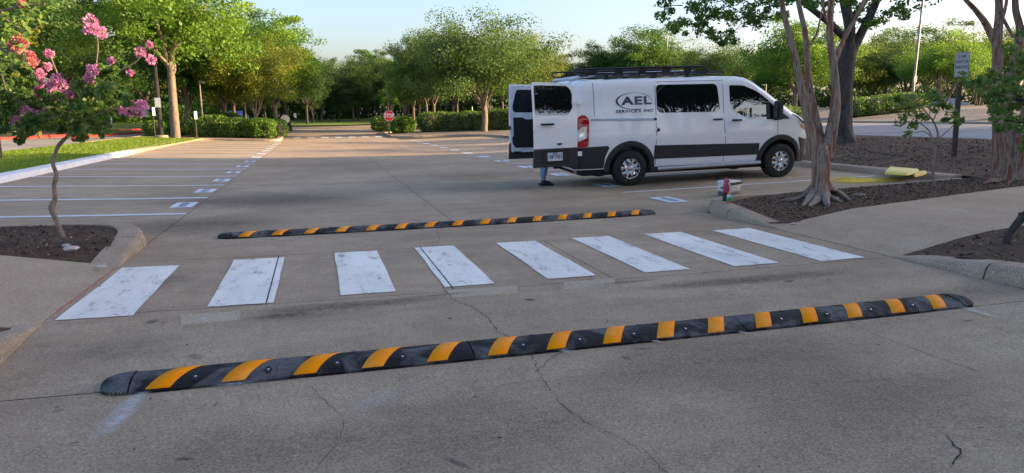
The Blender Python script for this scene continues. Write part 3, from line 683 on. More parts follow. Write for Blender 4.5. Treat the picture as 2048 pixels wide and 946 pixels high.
for sg in (-1, 1):
    # black lower cladding in three lengths, arch flares, rear quarter
    panel('side_cladding', [(1.72, .52), (1.72, .80), (4.09, .75), (4.09, .51)], .012, 'cladding', sg=sg)
    panel('rear_bumper_corner', [(.03, .38), (.03, .80), (.30, .82), (.70, .83), (.75, .80), (.66, .60), (.64, .38)], .012, 'cladding', sg=sg)
    panel('front_bumper_corner', [(5.09, .30), (5.12, .60), (5.04, .84), (5.20, .80), (5.40, .76), (5.50, .70), (5.50, .30)], .012, 'cladding', sg=sg, step=.05)
    for xc in (1.2, 4.60):
        V = []; n = 28; prof = [(.445, -.10), (.445, .022), (.50, .030), (.545, .020), (.553, .0)]
        for k in range(n+1):
            a = R(-6+192*k/n)
            for rr_, o_ in prof:
                x, z = xc+rr_*math.cos(a)*.985, .365+rr_*math.sin(a)*.99; V.append((x, sg*(side(x, max(z, .38))+o_), z))
        m5 = len(prof); me = mesh_of('arch', V, [(i*m5+j, i*m5+j+1, (i+1)*m5+j+1, (i+1)*m5+j) for i in range(n) for j in range(m5-1)], True); me.set_sharp_from_angle(angle=R(50))
        link('wheel_arch_trim', me, 'cladding', van)
    # windows, with their frit borders as the flush glass
    panel('side_window', [(1.755, 2.0), (3.10, 1.995), (3.165, 1.43), (1.775, 1.45)], .006, 'van_glass', sg=sg, rnd_=.10)
    wpoly = [(3.375, 1.96), (3.70, 1.945), (3.99, 1.83), (4.24, 1.66), (4.44, 1.48), (4.53, 1.33), (4.50, 1.225), (3.96, 1.27), (3.66, 1.33), (3.48, 1.44), (3.39, 1.62)]
    panel('door_window', wpoly, .006, 'van_glass', sg=sg, rnd_=.05)
    panel('quarter_trim', [(4.53, 1.42), (4.80, 1.235), (4.52, 1.225)], .007, 'cladding', sg=sg, step=.05)
    # shut lines
    for xs_ in ([(1.735, 2.07), (1.745, 1.4), (1.76, .40)], [(3.235, 2.08), (3.245, 1.4), (3.30, .8), (3.285, .40)], [(.43, 2.07), (.44, 1.42)], [(4.505, 1.22), (4.505, .86)]):
        L = [(x-.005, z) for x, z in xs_] + [(x+.005, z) for x, z in xs_[::-1]]
        panel('shut_line', L, .0015, 'seam', sg=sg, thick=.004, step=.12)
    panel('shut_line', [(1.76, 2.062), (3.24, 2.066), (3.24, 2.058), (1.76, 2.054)], .0015, 'seam', sg=sg, thick=.004, step=.2)
    panel('slide_rail', [(.36, 1.375), (1.74, 1.345), (1.74, 1.305), (.36, 1.335)], .016, 'step_metal', sg=sg, thick=.02, step=.2)
    panel('rail_stop', [(1.70, 1.352), (1.755, 1.352), (1.755, 1.30), (1.70, 1.30)], .022, 'cladding', sg=sg, thick=.03)
    panel('panel_pressing', rounded([(.60, 1.99), (1.69, 1.985), (1.70, 1.44), (.60, 1.47)], .09), .004, 'van_white', sg=sg, thick=.006, step=.12)
    for x0, x1, z in ((2.99, 3.20, 1.275), (3.42, 3.64, 1.245)):
        h = panel('door_handle', [(x0, z+.018), (x1, z+.018), (x1, z-.018), (x0, z-.018)], .045, 'cladding', sg=sg, thick=.02, rnd_=.015)
        panel('handle_cup', [(x0+.05, z+.035), (x1-.05, z+.035), (x1-.05, z-.03), (x0+.05, z-.03)], .003, 'van_inner', sg=sg, thick=.006, rnd_=.03)
    mb = MB(); yy = side(1.78, 1.1)
    mb.lathe([(0.0, .035), (.035, .035), (.048, .02), (.05, 0)], 20, 'y'); me = mb.mesh('cap', True)
    o = link('door_lock_cap', me, 'chrome', van, loc=(1.78, sg*yy, 1.11)); o.scale = (1, sg, 1)
    mb = MB(); mb.lathe([(0, .042), (.03, .04), (.03, .03)], 20, 'y'); o2 = link('lock_barrel', mb.mesh('b', True), 'rubber', van, loc=(1.78, sg*yy, 1.11)); o2.scale = (1, sg, 1)
    # lamps
    tl = [(.075, .81), (.06, 1.15), (.10, 1.40), (.16, 1.455), (.24, 1.45), (.315, 1.38), (.325, 1.30), (.30, .83)]
    panel('tail_lamp', tl, .018, 'lamp_red', sg=sg, thick=.03, step=.05, rnd_=.03)
    panel('reversing_lamp', [(.085, .93), (.085, 1.15), (.18, 1.22), (.27, 1.22), (.255, 1.00)], .022, 'lamp_clear', sg=sg, thick=.01, step=.05)
    panel('lamp_reflector', [(.12, 1.02), (.13, 1.17), (.225, 1.18), (.21, 1.06)], .0245, 'chrome', sg=sg, thick=.004, step=.04)
    hl = [(4.86, 1.335), (5.02, 1.27), (5.16, 1.17), (5.26, 1.05), (5.30, .96), (5.21, .99), (5.11, 1.06), (4.96, 1.22)]
    panel('headlamp', hl, .010, 'lamp_clear', sg=sg, thick=.02, step=.04)
    panel('headlamp_trim', [(4.86, 1.335), (5.02, 1.27), (5.16, 1.17), (5.22, 1.09), (5.12, 1.13), (4.98, 1.24)], .016, 'rubber', sg=sg, thick=.01, step=.04)
    panel('indicator', [(5.06, 1.115), (5.16, 1.10), (5.24, .99), (5.20, .995), (5.12, 1.04)], .017, 'lamp_amber', sg=sg, thick=.01, step=.04)
    panel('fog_lamp', [(5.30, .58), (5.44, .56), (5.44, .40), (5.32, .42)], .018, 'lamp_clear', sg=sg, thick=.01, step=.04)
    # side step tube
    mb = MB(); c = subdiv_curve([(1.70, -.90, .33, .036), (1.76, -1.045, .325, .037), (1.95, -1.065, .325, .038), (3.9, -1.06, .345, .038), (4.06, -1.04, .348, .037), (4.10, -.92, .35, .036)], 5)
    mb.tube([(p[0], -p[1]*sg, p[2]) for p in c], [p[3] for p in c], 12)
    st = link('side_step', mb.mesh('st', True), 'step_metal', van)
    mb = MB(); mb.box((1.60, 0, .285), (1.76, .15, .365)); me = mb.mesh('e'); o = link('step_end', me, 'rubber', van, loc=(0, sg*1.0 if sg > 0 else -1.11, 0))
    for k in (2.0, 2.9, 3.8):
        mb = MB(); mb.box((k-.03, -.02, .30), (k+.03, .10, .36)); link('step_bracket', mb.mesh('e'), 'rubber', van, loc=(0, sg*.97-.04, 0))
    panel('sill', [(1.70, .30), (1.70, .375), (4.12, .375), (4.12, .30)], -.03, 'cladding', sg=sg, thick=.05)
    # door mirror
    mb = MB(); c = rounded([(0, 0), (.17, 0), (.20, .20), (.19, .40), (.02, .40)], .05)
    v = [(4.36+a*.6, sg*1.06, 1.215+b) for a, b in c] + [(4.36+a*.45+.02, sg*1.24, 1.225+b*.95) for a, b in c]; n = len(c)
    mb.add(v, [tuple(range(n)), tuple(range(n, 2*n))[::-1]] + [(k, (k+1) % n, n+(k+1) % n, n+k) for k in range(n)])
    mb.box((4.44, min(sg*.98, sg*1.12), 1.25), (4.50, max(sg*.98, sg*1.12), 1.33))
    mi = link('mirror', mb.mesh('mir', True, 30), 'cladding', van)
    mb = MB(); y0, y1 = sorted((sg*1.08, sg*1.22)); mb.box((4.352, y0, 1.27), (4.362, y1, 1.57)); link('mirror_glass', mb.mesh('g'), 'dark_glass', mi)
# windscreen, grille, bumpers, floor pan
mb = MB(); n1, n2 = 14, 12; V = []
for i in range(n1+1):
    x = 3.84+(4.82-3.84)*i/n1
    for j in range(n2+1):
        k = (j/n2*2-1); t = zt(x); wt = side(x, t-.002)*.93; V.append((x-.0, k*wt, t+.03*(1-(k*.93)**2)+.010))
mb.add(V, [(i*(n2+1)+j, (i+1)*(n2+1)+j, (i+1)*(n2+1)+j+1, i*(n2+1)+j+1) for i in range(n1) for j in range(n2)])
link('windscreen', mb.mesh('ws', True), 'van_glass', van)
mb = MB(); mb.box((5.46, -.40, .52), (5.555, .40, .95)); mb.box((5.30, -.52, .28), (5.54, .52, .50)); gr = link('grille', mb.mesh('gr'), 'cladding', van)
for k in range(4):
    mb = MB(); mb.box((5.556, -.38, .56+k*.1), (5.57, .38, .60+k*.1)); link('grille_bar', mb.mesh('gb'), 'chrome', gr)
mb = MB(); mb.box((.0, -.985, .40), (.10, .985, .58)); mb.box((-.06, -.93, .44), (.06, .93, .56)); rb = link('rear_bumper', mb.mesh('rb'), 'cladding', van)
for sg in (-1, 1):
    mb = MB(); y0, y1 = sorted((sg*.72, sg*.84)); mb.box((-.068, y0, .455), (-.058, y1, .50)); link('reflector', mb.mesh('rf'), 'lamp_red', rb)
mb = MB(); mb.box((.25, -.80, .22), (4.9, .80, .40)); mb.box((-.02, -.04, .36), (.3, .04, .42)); mb.lathe([(.045, -.1), (.045, .1)], 12, 'x', (-.02, 0, .36)); link('underbody', mb.mesh('ub'), 'rubber', van)
mb = MB(); mb.tube([(.75, -.30, .30), (.42, -.33, .29), (.22, -.42, .27)], .045, 12); link('exhaust', mb.mesh('ex', True), 'step_metal', van)
mb = MB(); mb.tube([(1.2, -.7, .356), (1.2, .7, .356)], .06, 10); link('rear_axle', mb.mesh('axl'), 'rubber', van)
mb = MB(); mb.box((.10, -.84, .575), (3.0, .84, .60)); link('load_floor', mb.mesh('lf'), 'rubber', van)
mb = MB(); mb.box((1.3, -.80, .6), (2.4, -.2, 1.3)); mb.box((1.5, .1, .6), (2.6, .8, 1.5)); link('stowed_case', mb.mesh('sc'), 'cladding', van)
# wheels
def wheel_meshes():
    t = MB(); t.lathe([(.205, -.105), (.26, -.118), (.318, -.116), (.345, -.10), (.356, -.075), (.357, 0), (.356, .075), (.345, .10), (.318, .116), (.26, .118), (.205, .105)], 56, 'y')
    tread = MB()
    for k in range(56):
        a = 2*math.pi*k/56; M_ = Matrix.Rotation(-a, 4, 'Y')
        for yy in (-.075, -.025, .025, .075): tread.box((.352, yy-.02, -.014), (.3615, yy+.02, .014), M_)
    cap = bmesh.new(); na, nr = 150, 12; rr_ = np.linspace(.045, .212, nr+1); gv = []
    for i in range(nr+1):
        for k in range(na):
            th = 2*math.pi*k/na; q = rr_[i]
            rid = .5+.5*math.cos(5*th); y = .085+.035*math.sin(math.pi*min(1, (q-.045)/.19))*(.55+.45*abs(math.cos(5*th))) + (.012 if q > .2 else 0)
            y += .006*math.cos(20*th)*(q > .07)
            gv.append(cap.verts.new((q*math.cos(th), y, q*math.sin(th))))
    for i in range(nr):
        for k in range(na):
            th = 2*math.pi*(k+.5)/na; q = (rr_[i]+rr_[i+1])/2; ss = (th/(2*math.pi/5)) % 1; d1 = min(ss, 1-ss)*2*math.pi/5; d2 = abs(ss-.5)*2*math.pi/5
            hole = ((q-.150)/.047)**2 + (d1*q/.023)**2 < 1 or (q > .142 and q < .196 and d2*q < .010+.024*(q-.142)/.054)
            if not hole: cap.faces.new([gv[i*na+k], gv[i*na+(k+1) % na], gv[(i+1)*na+(k+1) % na], gv[(i+1)*na+k]])
    r_ = bmesh.ops.extrude_face_region(cap, geom=cap.faces[:]); 
    for v in r_['geom']:
        if isinstance(v, bmesh.types.BMVert): v.co.y -= .02
    bmesh.ops.recalc_face_normals(cap, faces=cap.faces[:])
    hub = MB(); hub.lathe([(.0, .128), (.028, .127), (.045, .115), (.048, .08)], 24, 'y')
    dish = MB(); dish.lathe([(.0, .045), (.208, .045), (.208, .1), (.216, .118), (.206, .12)], 40, 'y')
    return t.mesh('tyre', True, 30), tread.mesh('tread'), bm_mesh('cap', cap, True, 30), hub.mesh('hub', True), dish.mesh('dish', True)
tyre_me, tread_me, cap_me, hub_me, dish_me = wheel_meshes()
for xc, sg in ((1.2, -1), (4.60, -1), (1.2, 1), (4.60, 1)):
    ty = link('wheel', tyre_me, 'rubber', van, loc=(xc, sg*.915, .357)); ty.rotation_euler = (0, rnd.uniform(0, 1), 0) if sg > 0 else (0, .3+xc, math.pi)
    link('tread', tread_me, 'rubber', ty, kind='stuff'); link('hub_cap', cap_me, 'hub_silver', ty); link('hub_centre', hub_me, 'hub_silver', ty); link('rim', dish_me, 'rubber', ty)
# roof rack
mb = MB(); rack = None
for sg in (-1, 1):
    y = sg*.78
    top = subdiv_curve([(3.20, y, 2.235, .016), (3.04, y, 2.245, .016), (2.90, y, 2.335, .016), (2.80, y, 2.352, .016), (1.5, y, 2.35, .016), (.25, y, 2.335, .016), (.13, y, 2.325, .016), (.10, y, 2.285, .016), (.13, y, 2.24, .016), (.25, y, 2.225, .016)], 5)
    rl = MB(); rl.tube([p[:3] for p in top], [p[3] for p in top], 8)
    rl.tube([(.2, y, 2.225), (3.33, y, 2.235)], .016, 8)
    r0 = link('rack_rail', rl.mesh('rl', True), 'black_metal', van)
    pl = MB()
    for x0 in (.40, .95, 1.45, 1.97, 2.45): pl.box((x0, y-.006, 2.225), (x0+.17, y+.006, 2.34))
    pl.box((.3, y-.006, 2.222), (3.0, y+.006, 2.262)); pl.box((.4, y-.006, 2.315), (2.8, y+.006, 2.345))
    link('rail_plate', pl.mesh('pl'), 'black_metal', r0)
    for x0 in (.72, 1.70, 2.46): 
        ft = MB(); ft.box((x0, y-.035, 2.10), (x0+.12, y+.035, 2.15)); ft.box((x0+.03, y-.02, 2.13), (x0+.09, y+.02, 2.23)); link('rack_foot', ft.mesh('ft'), 'black_metal', van)
for x0 in np.linspace(.35, 2.9, 8):
    cb = MB(); cb.box((x0, -.77, 2.195), (x0+.06, .77, 2.22)); link('rack_crossbar', cb.mesh('cb'), 'black_metal', van)
cb = MB(); cb.box((3.16, -.80, 2.215), (3.36, .80, 2.228)); link('wind_deflector', cb.mesh('cb'), 'black_metal', van)
for k, y0 in enumerate((-.30, -.42)):
    mb = MB(); mb.tube([(-.20+.3*k, y0, 2.13+.02*k), (.75, y0+.02, 2.245), (2.9, y0+.04, 2.255)], .035 if k == 0 else .022, 12)
    link('conduit_pipe', mb.mesh('cp', True), 'pvc', van)

# rear doors, both swung back past the sides
def rear_door(sg, ang, name_label, plate):
    hx, hy = .07, sg*.985
    d = bpy.data.objects.new('rear_door', None); C.objects.link(d); d.parent = van; d.location = (hx, hy, 0); d['label'] = name_label
    # local: u runs from the hinge to the free edge (-x after opening), outer face -v
    d.rotation_euler = (0, 0, ang)
    Wd_ = .90; o = sg      # outer direction in local y (for near door: -y)
    def plate_mesh(poly, v0, v1, curve=.0, step=.1, name='p'):
        bm = bmesh.new(); bm.faces.new([bm.verts.new((-a, 0, z)) for a, z in poly])
        for g in np.arange(-Wd_, .1, step): bmesh.ops.bisect_plane(bm, geom=bm.verts[:]+bm.edges[:]+bm.faces[:], plane_co=(g, 0, 0), plane_no=(1, 0, 0))
        for g in np.arange(.4, 2.1, step): bmesh.ops.bisect_plane(bm, geom=bm.verts[:]+bm.edges[:]+bm.faces[:], plane_co=(0, 0, g), plane_no=(0, 0, 1))
        r_ = bmesh.ops.extrude_face_region(bm, geom=bm.faces[:]); back = set(v for v in r_['geom'] if isinstance(v, bmesh.types.BMVert))
        for v in bm.verts:
            t = 1-abs(v.co.z-1.0)/1.1; c_ = curve*max(0, t)-.07*max(0, (v.co.z-1.35)/.7)**1.5*(1 if curve else 1)
            v.co.y = o*((v1 if v in back else v0) + c_)
        bmesh.ops.recalc_face_normals(bm, faces=bm.faces[:]); return bm_mesh(name, bm, True, 35)
    outl = rounded([(.0, .60), (.0, 1.96), (.11, 2.07), (Wd_-.02, 2.11), (Wd_, 2.05), (Wd_, .60)], .05)
    sk = plate_mesh(outl, o*.035*o, -.0, .02); link('door_skin', sk, 'van_white', d)
    low = rounded([(.0, .47), (-.0, .83), (Wd_, .83), (Wd_+.025, .47)], .02); link('door_cladding', plate_mesh(low, .055, -.01, .02), 'cladding', d)
    win = rounded([(.17, 2.02), (Wd_-.035, 2.05), (Wd_-.035, 1.48), (.20, 1.46), (.09, 1.60), (.09, 1.90)], .06)
    link('door_glass', plate_mesh(win, .039, .02, .02), 'van_glass', d)
    # inner side: pressed panel, black trim, window reveal
    inn = rounded([(.03, .62), (.03, 1.96), (.13, 2.05), (Wd_-.03, 2.08), (Wd_-.03, .62)], .05)
    link('inner_frame', plate_mesh(inn, -.001, -.035, .02), 'van_inner', d)
    link('inner_glass', plate_mesh(rounded([(.17, 1.97), (Wd_-.16, 1.99), (Wd_-.07, 1.62), (Wd_-.10, 1.50), (.20, 1.48), (.10, 1.62)], .06), -.034, -.039, .02), 'dark_glass', d)
    trim = rounded([(.08, .72), (.08, 1.34), (Wd_-.36, 1.34), (Wd_-.30, 1.385), (Wd_-.09, 1.39), (Wd_-.09, .98), (Wd_-.06, .96), (Wd_-.06, .82), (Wd_-.13, .72)], .03)
    link('inner_trim', plate_mesh(trim, -.034, -.05, .02), 'rubber', d)
    mb = MB(); mb.box((-Wd_-.004, -.03, 1.12), (-Wd_+.03, .03, 1.20)); link('latch', mb.mesh('la'), 'rubber', d)
    mb = MB(); y_ = sorted((-.03*o, -.07*o)); mb.box((-Wd_+.08, y_[0], .60), (-Wd_+.24, y_[1], .64)); link('lower_latch', mb.mesh('la'), 'rubber', d)
    for zz in (1.71, .70):
        mb = MB(); y_ = o*.045; mb.box((-.10, min(y_, 0), zz-.045), (.10, max(y_, 0), zz+.045)); mb.tube([(.0, y_, zz-.05), (.0, y_, zz+.05)], .018, 8); link('hinge', mb.mesh('hi'), 'van_white', d)
    # things that belong on the outer skin
    yo = o*.060
    if plate:
        mb = MB(); y_ = sorted((o*.05, o*.105)); mb.box((-.76, y_[0], 1.285), (-.50, y_[1], 1.318)); link('handle', mb.mesh('h'), 'rubber', d)
        em = MB(); em.lathe([(.0, .012), (.060, .010), (.066, 0)], 28, 'y'); e_ = em.mesh('em', True)
        oo = link('oval_badge', e_, 'chrome', d, loc=(-.375, o*.055, .915)); oo.scale = (1, o, .48); 
        em = MB(); em.lathe([(.0, .0145), (.052, .0135), (.053, .008)], 28, 'y'); oo = link('badge_field', em.mesh('em', True), 'badge_blue', d, loc=(-.375, o*.055, .915)); oo.scale = (1, o, .44)
        sc_ = MB(); c = [(-.040+.08*k/10, .0, .006*math.sin(k*1.3)) for k in range(11)]; sc_.tube(c, .004, 5); link('badge_script', sc_.mesh('bs'), 'chrome', d, loc=(-.375, o*.072, .915))
        mb = MB(); y_ = sorted((o*.050, o*.078)); mb.box((-.72, y_[0], .555), (-.20, y_[1], .565)); mb.box((-.72, y_[0], .775), (-.20, y_[1], .785)); mb.box((-.72, y_[0], .555), (-.71, y_[1], .785)); mb.box((-.21, y_[0], .555), (-.20, y_[1], .785)); link('plate_recess', mb.mesh('pr'), 'rubber', d)
        pp = [(x, z) for x, z in rounded([(-.635, .590), (-.635, .752), (-.325, .752), (-.325, .590)], .015)]
        n = len(pp); mb = MB(); mb.add([(a, o*.0785, b) for a, b in pp] + [(a, o*.0745, b) for a, b in pp], [tuple(range(n)), tuple(range(n, 2*n))[::-1]] + [(k, (k+1) % n, n+(k+1) % n, n+k) for k in range(n)])
        lp = link('license_plate', mb.mesh('lp'), 'sign_white', d)
        for body_, sz, zz, mt, sp_ in (('1BF\u00b77431', .088, .667, 'marker_text', .92), ('TEXAS', .032, .733, 'marker_text', 1.)):
            me = text_mesh(body_, sz, bold=.003, space=sp_)
            me.transform(Matrix.Scale(.98 if sz > .05 else 1.2, 4, (1, 0, 0)) @ Matrix.Scale(1.25 if sz > .05 else 1, 4, (0, 1, 0)))
            me.transform(Matrix.Rotation(R(90), 4, 'X')); me.transform(Matrix.Translation((-.48, o*.0795, zz))); link('lettering', me, mt, lp)
    return d
plain('badge_blue', (.015, .02, .04), .2, coat=1.)
rear_door(-1, R(4), 'near rear door showing its white outside, tinted glass and licence plate', True)
rear_door(1, R(-3), 'far rear door showing its pale inside with black trim panel', False)

# company decal on the side
deco = panel('company_decal', [(.87, 1.895), (1.70, 1.885), (1.70, 1.435), (.87, 1.45)], .0055, 'van_white', thick=.002, step=.1)
plain('ink_dark', (.035, .045, .075), .4); plain('ink_mid', (.09, .11, .16), .4); plain('ink_grey', (.19, .21, .26), .4)
def on_side(me, off, parent, mat, name='lettering'):
    bm = bmesh.new(); bm.from_mesh(me)
    for g in np.arange(1.40, 1.95, .03): bmesh.ops.bisect_plane(bm, geom=bm.verts[:]+bm.edges[:]+bm.faces[:], plane_co=(0, g, 0), plane_no=(0, 1, 0))
    for v in bm.verts: x, z = v.co.x, v.co.y; v.co = Vector((x, -(side(x, z)+off), z))
    link(name, bm_mesh(name, bm), mat, parent)
for ch, x0, x1, mt in (('A', 1.005, 1.275, 'ink_dark'), ('E', 1.29, 1.455, 'ink_mid'), ('L', 1.485, 1.655, 'ink_mid')):
    me = text_mesh(ch, .30, 'LEFT', bold=.012); xs = [v.co.x for v in me.vertices]; ys = [v.co.y for v in me.vertices]
    for v in me.vertices: v.co.x = x0+(v.co.x-min(xs))/(max(xs)-min(xs))*(x1-x0); v.co.y = 1.62+(v.co.y-min(ys))/(max(ys)-min(ys))*.165
    on_side(me, .0095, deco, mt)
me = text_mesh("Service's Inc".upper(), .078, 'CENTER', bold=.003, space=1.15); xs = [v.co.x for v in me.vertices]
for v in me.vertices: v.co.x = .885+(v.co.x-min(xs))/(max(xs)-min(xs))*.80; v.co.y = v.co.y*1.0+1.497
on_side(me, .0095, deco, 'ink_dark')
V = []; n = 60
for k in range(n+1):     # swoosh: an ellipse band, thick at the left and open at the right
    a = R(68+250*k/n); w_ = .004+.040*math.sin(math.pi*k/n)**1.6
    V += [(1.275+.385*math.cos(a), 1.695+.165*math.sin(a)), (1.275+(.385-w_)*math.cos(a)+.0, 1.695+(.165-w_*.5)*math.sin(a))]
for nm, k0, k1, mt in (('swoosh', 0, 34, 'ink_dark'), ('swoosh', 34, 60, 'ink_grey')):
    me = mesh_of(nm, [(*V[i], 0) for i in range(2*k0, 2*k1+2)], [(2*i, 2*i+2, 2*i+3, 2*i+1) for i in range(k1-k0)]); on_side(me, .0095, deco, mt, 'logo_swoosh')
V = []
for k in range(31):
    a = R(-8+84*k/30); w_ = .001+.012*math.sin(math.pi*k/30)
    V += [(1.275+.385*math.cos(a), 1.695+.165*math.sin(a), 0), (1.275+(.385-w_)*math.cos(a), 1.695+(.165-w_)*math.sin(a), 0)]
on_side(mesh_of('s', V, [(2*i, 2*i+2, 2*i+3, 2*i+1) for i in range(30)]), .0095, deco, 'ink_mid', 'logo_swoosh')

# ------------------------------------------------------------------ rubber speed bumps
def bump_mat():
    m, n, l, b = new_mat('bump_rubber')
    tc = n.new('ShaderNodeTexCoord'); sx = n.new('ShaderNodeSeparateXYZ'); l.new(tc.outputs['Object'], sx.inputs[0])
    a = math_(n, l, 'SINE', math_(n, l, 'MULTIPLY', sx.outputs[0], 2*math.pi/.0145)); c = math_(n, l, 'SINE', math_(n, l, 'MULTIPLY', sx.outputs[1], 2*math.pi/.013))
    h = math_(n, l, 'MULTIPLY', a, c); p = wpos(n, l)
    d1 = noise(n, l, p, 3.3, 5, .6, .5); d2 = noise(n, l, p, 40, 5, .7)
    dust = math_(n, l, 'MULTIPLY', ramp(n, l, d1, [(.47, (0, 0, 0)), (.60, (1, 1, 1))]), ramp(n, l, d2, [(.25, (.25,)*3), (.75, (1, 1, 1))]))
    nub = ramp(n, l, h, [(.25, (0, 0, 0)), (.7, (1, 1, 1))])
    dk = mix(n, l, nub, (.005, .005, .006), (.045, .046, .048)); lt = mix(n, l, nub, (.15, .152, .155), (.52, .52, .52))
    l.new(mix(n, l, math_(n, l, 'MULTIPLY', dust, .9), dk, lt), b.inputs['Base Color'])
    b.inputs['Roughness'].default_value = .6; b.inputs['Specular IOR Level'].default_value = .22
    bp = n.new('ShaderNodeBump'); bp.inputs['Strength'].default_value = 1.; bp.inputs['Distance'].default_value = .004
    l.new(h, bp.inputs['Height']); l.new(bp.outputs[0], b.inputs['Normal'])
bump_mat()
def stripe_mat():
    m, n, l, b = new_mat('bump_yellow'); p = wpos(n, l)
    col = ramp(n, l, noise(n, l, p, 5, 6, .6), [(.45, (1.0, .30, .001)), (.78, (.96, .42, .10))])
    l.new(col, b.inputs['Base Color']); b.inputs['Roughness'].default_value = .6; b.inputs['Specular IOR Level'].default_value = .06
stripe_mat()
BW, BH = .30, .056
def bz(v):      # height across the bump, v in [-.5,.5]*BW
    t = min(1, abs(v)/(BW/2)); return .017 + (BH-.017)*(1-t**2.3)
SEC = 1.868
def section_mesh():
    V = []; ny = 20; nx = 36; vs = [(-.5+k/ny)*BW for k in range(ny+1)]
    for i in range(nx+1):
        u = .004+(SEC-.008)*i/nx
        V += [(u, -BW/2, -.012)] + [(u, v, bz(v)) for v in vs] + [(u, BW/2, -.012)]
    m = ny+3; Fs = [(i*m+j, (i+1)*m+j, (i+1)*m+j+1, i*m+j+1) for i in range(nx) for j in range(m-1)]
    Fs += [tuple(range(m)), tuple(nx*m+j for j in range(m))[::-1]]
    me = mesh_of('section', V, Fs, True); me.set_sharp_from_angle(angle=R(40)); return me
def stripe_mesh():
    V = []; ny = 18
    for k in range(ny+1):
        v = (-.47+.94*k/ny)*BW
        for u in (0, .122): V.append((u+(v+BW/2)*.60, v, bz(v)+.0022))
    n = len(V); V += [(a, b, c-.004) for a, b, c in V]
    Fs = [(2*k, 2*k+1, 2*k+3, 2*k+2) for k in range(ny)] + [(2*k, 2*k+2, n+2*k+2, n+2*k) for k in range(ny)] + [(2*k+1, n+2*k+1, n+2*k+3, 2*k+3) for k in range(ny)] + [(0, n, n+1, 1), (2*ny, 2*ny+1, n+2*ny+1, n+2*ny)]
    return mesh_of('stripe', V, Fs, True)
def cap_mesh():
    V = []; n1, n2 = 12, 20; L = .15
    for i in range(n1+1):
        t = i/n1; u = -.006-L*math.sin(t*math.pi/2); s = max(.02, math.cos(t*math.pi/2))**.62
        V += [(u, -BW/2*s, -.012)]
        for j in range(n2+1):
            v = (-.5+j/n2)*BW; V.append((u, v*s, .022+(bz(v)-.017)*s**1.1*.99))
        V += [(u, BW/2*s, -.012)]
    m = n2+3; Fs = [(i*m+j, i*m+j+1, (i+1)*m+j+1, (i+1)*m+j) for i in range(n1) for j in range(m-1)] + [tuple(range(m))[::-1], tuple(n1*m+j for j in range(m))]
    me = mesh_of('cap', V, Fs, True); me.set_sharp_from_angle(angle=R(40)); return me
sec_me, str_me, cap_me2 = section_mesh(), stripe_mesh(), cap_mesh()
rec = MB(); rec.lathe([(.026, .0), (.024, .003), (.017, .0015), (.0, .0015)], 16); rec_me = rec.mesh('rec', True)
bh_ = MB(); bh_.lathe([(.008, 0), (.008, .003), (.005, .0045), (.0, .0045)], 8); bh_me = bh_.mesh('bh')
def speed_bump(A, B, label):
    A = np.array(A); B = np.array(B); L = np.linalg.norm(B-A); ang = math.atan2(B[1]-A[1], B[0]-A[0]); d = (B-A)/L
    t = empty('speed_bump', (A[0], A[1], float(Z(*A))), label, 'speed bump', 'rubber speed bumps across the aisle', rz=ang)
    zs = [float(Z(*(A+d*L*k/3))) - float(Z(*A)) for k in range(4)]
    for k in range(3):
        s_ = link('section', sec_me, 'bump_rubber', t, loc=(L*k/3, 0, zs[k])); s_.rotation_euler = (0, -math.atan2(zs[k+1]-zs[k], L/3), 0); s_.scale = (L/3/SEC, 1, 1)
        for q in range(5):
            link('reflective_stripe', str_me, 'bump_yellow', s_, loc=(.075+q*.375, 0, 0))
            u = .075+q*.375+.122+.155
            for v, sc in ((-.085, 1.), (.05, .7)):
                if v > 0 and q % 2: continue
                uu = u-.03 if v < 0 else u+.07
                if uu > SEC-.05: continue
                sl_ = math.atan((bz(v+.01)-bz(v-.01))/.02)
                r_ = link('bolt_recess', rec_me, 'rubber', s_, loc=(uu, v, bz(v)+.0012)); r_.rotation_euler = (sl_, 0, 0); r_.scale = (sc*.8, sc*1.25, 1)
                h = link('bolt', bh_me, 'hub_silver', s_, loc=(uu, v+.004, bz(v)+.001)); h.rotation_euler = (sl_, 0, 0); h.scale = (sc, sc, sc)
    c0 = link('end_cap', cap_me2, 'bump_rubber', t, loc=(0, 0, 0))
    c1 = link('end_cap', cap_me2, 'bump_rubber', t, loc=(L, 0, zs[3])); c1.rotation_euler = (0, 0, math.pi)
    for c_ in (c0, c1):
        r_ = link('bolt_recess', rec_me, 'rubber', c_, loc=(-.05, 0, .054)); 
    return t
speed_bump((-1.03, 4.02), (4.59, 4.09), 'near black and yellow rubber speed bump lying in front of the crosswalk')
speed_bump((-1.07, 9.02), (4.60, 9.32), 'far black and yellow rubber speed bump lying behind the crosswalk, nearer the van')

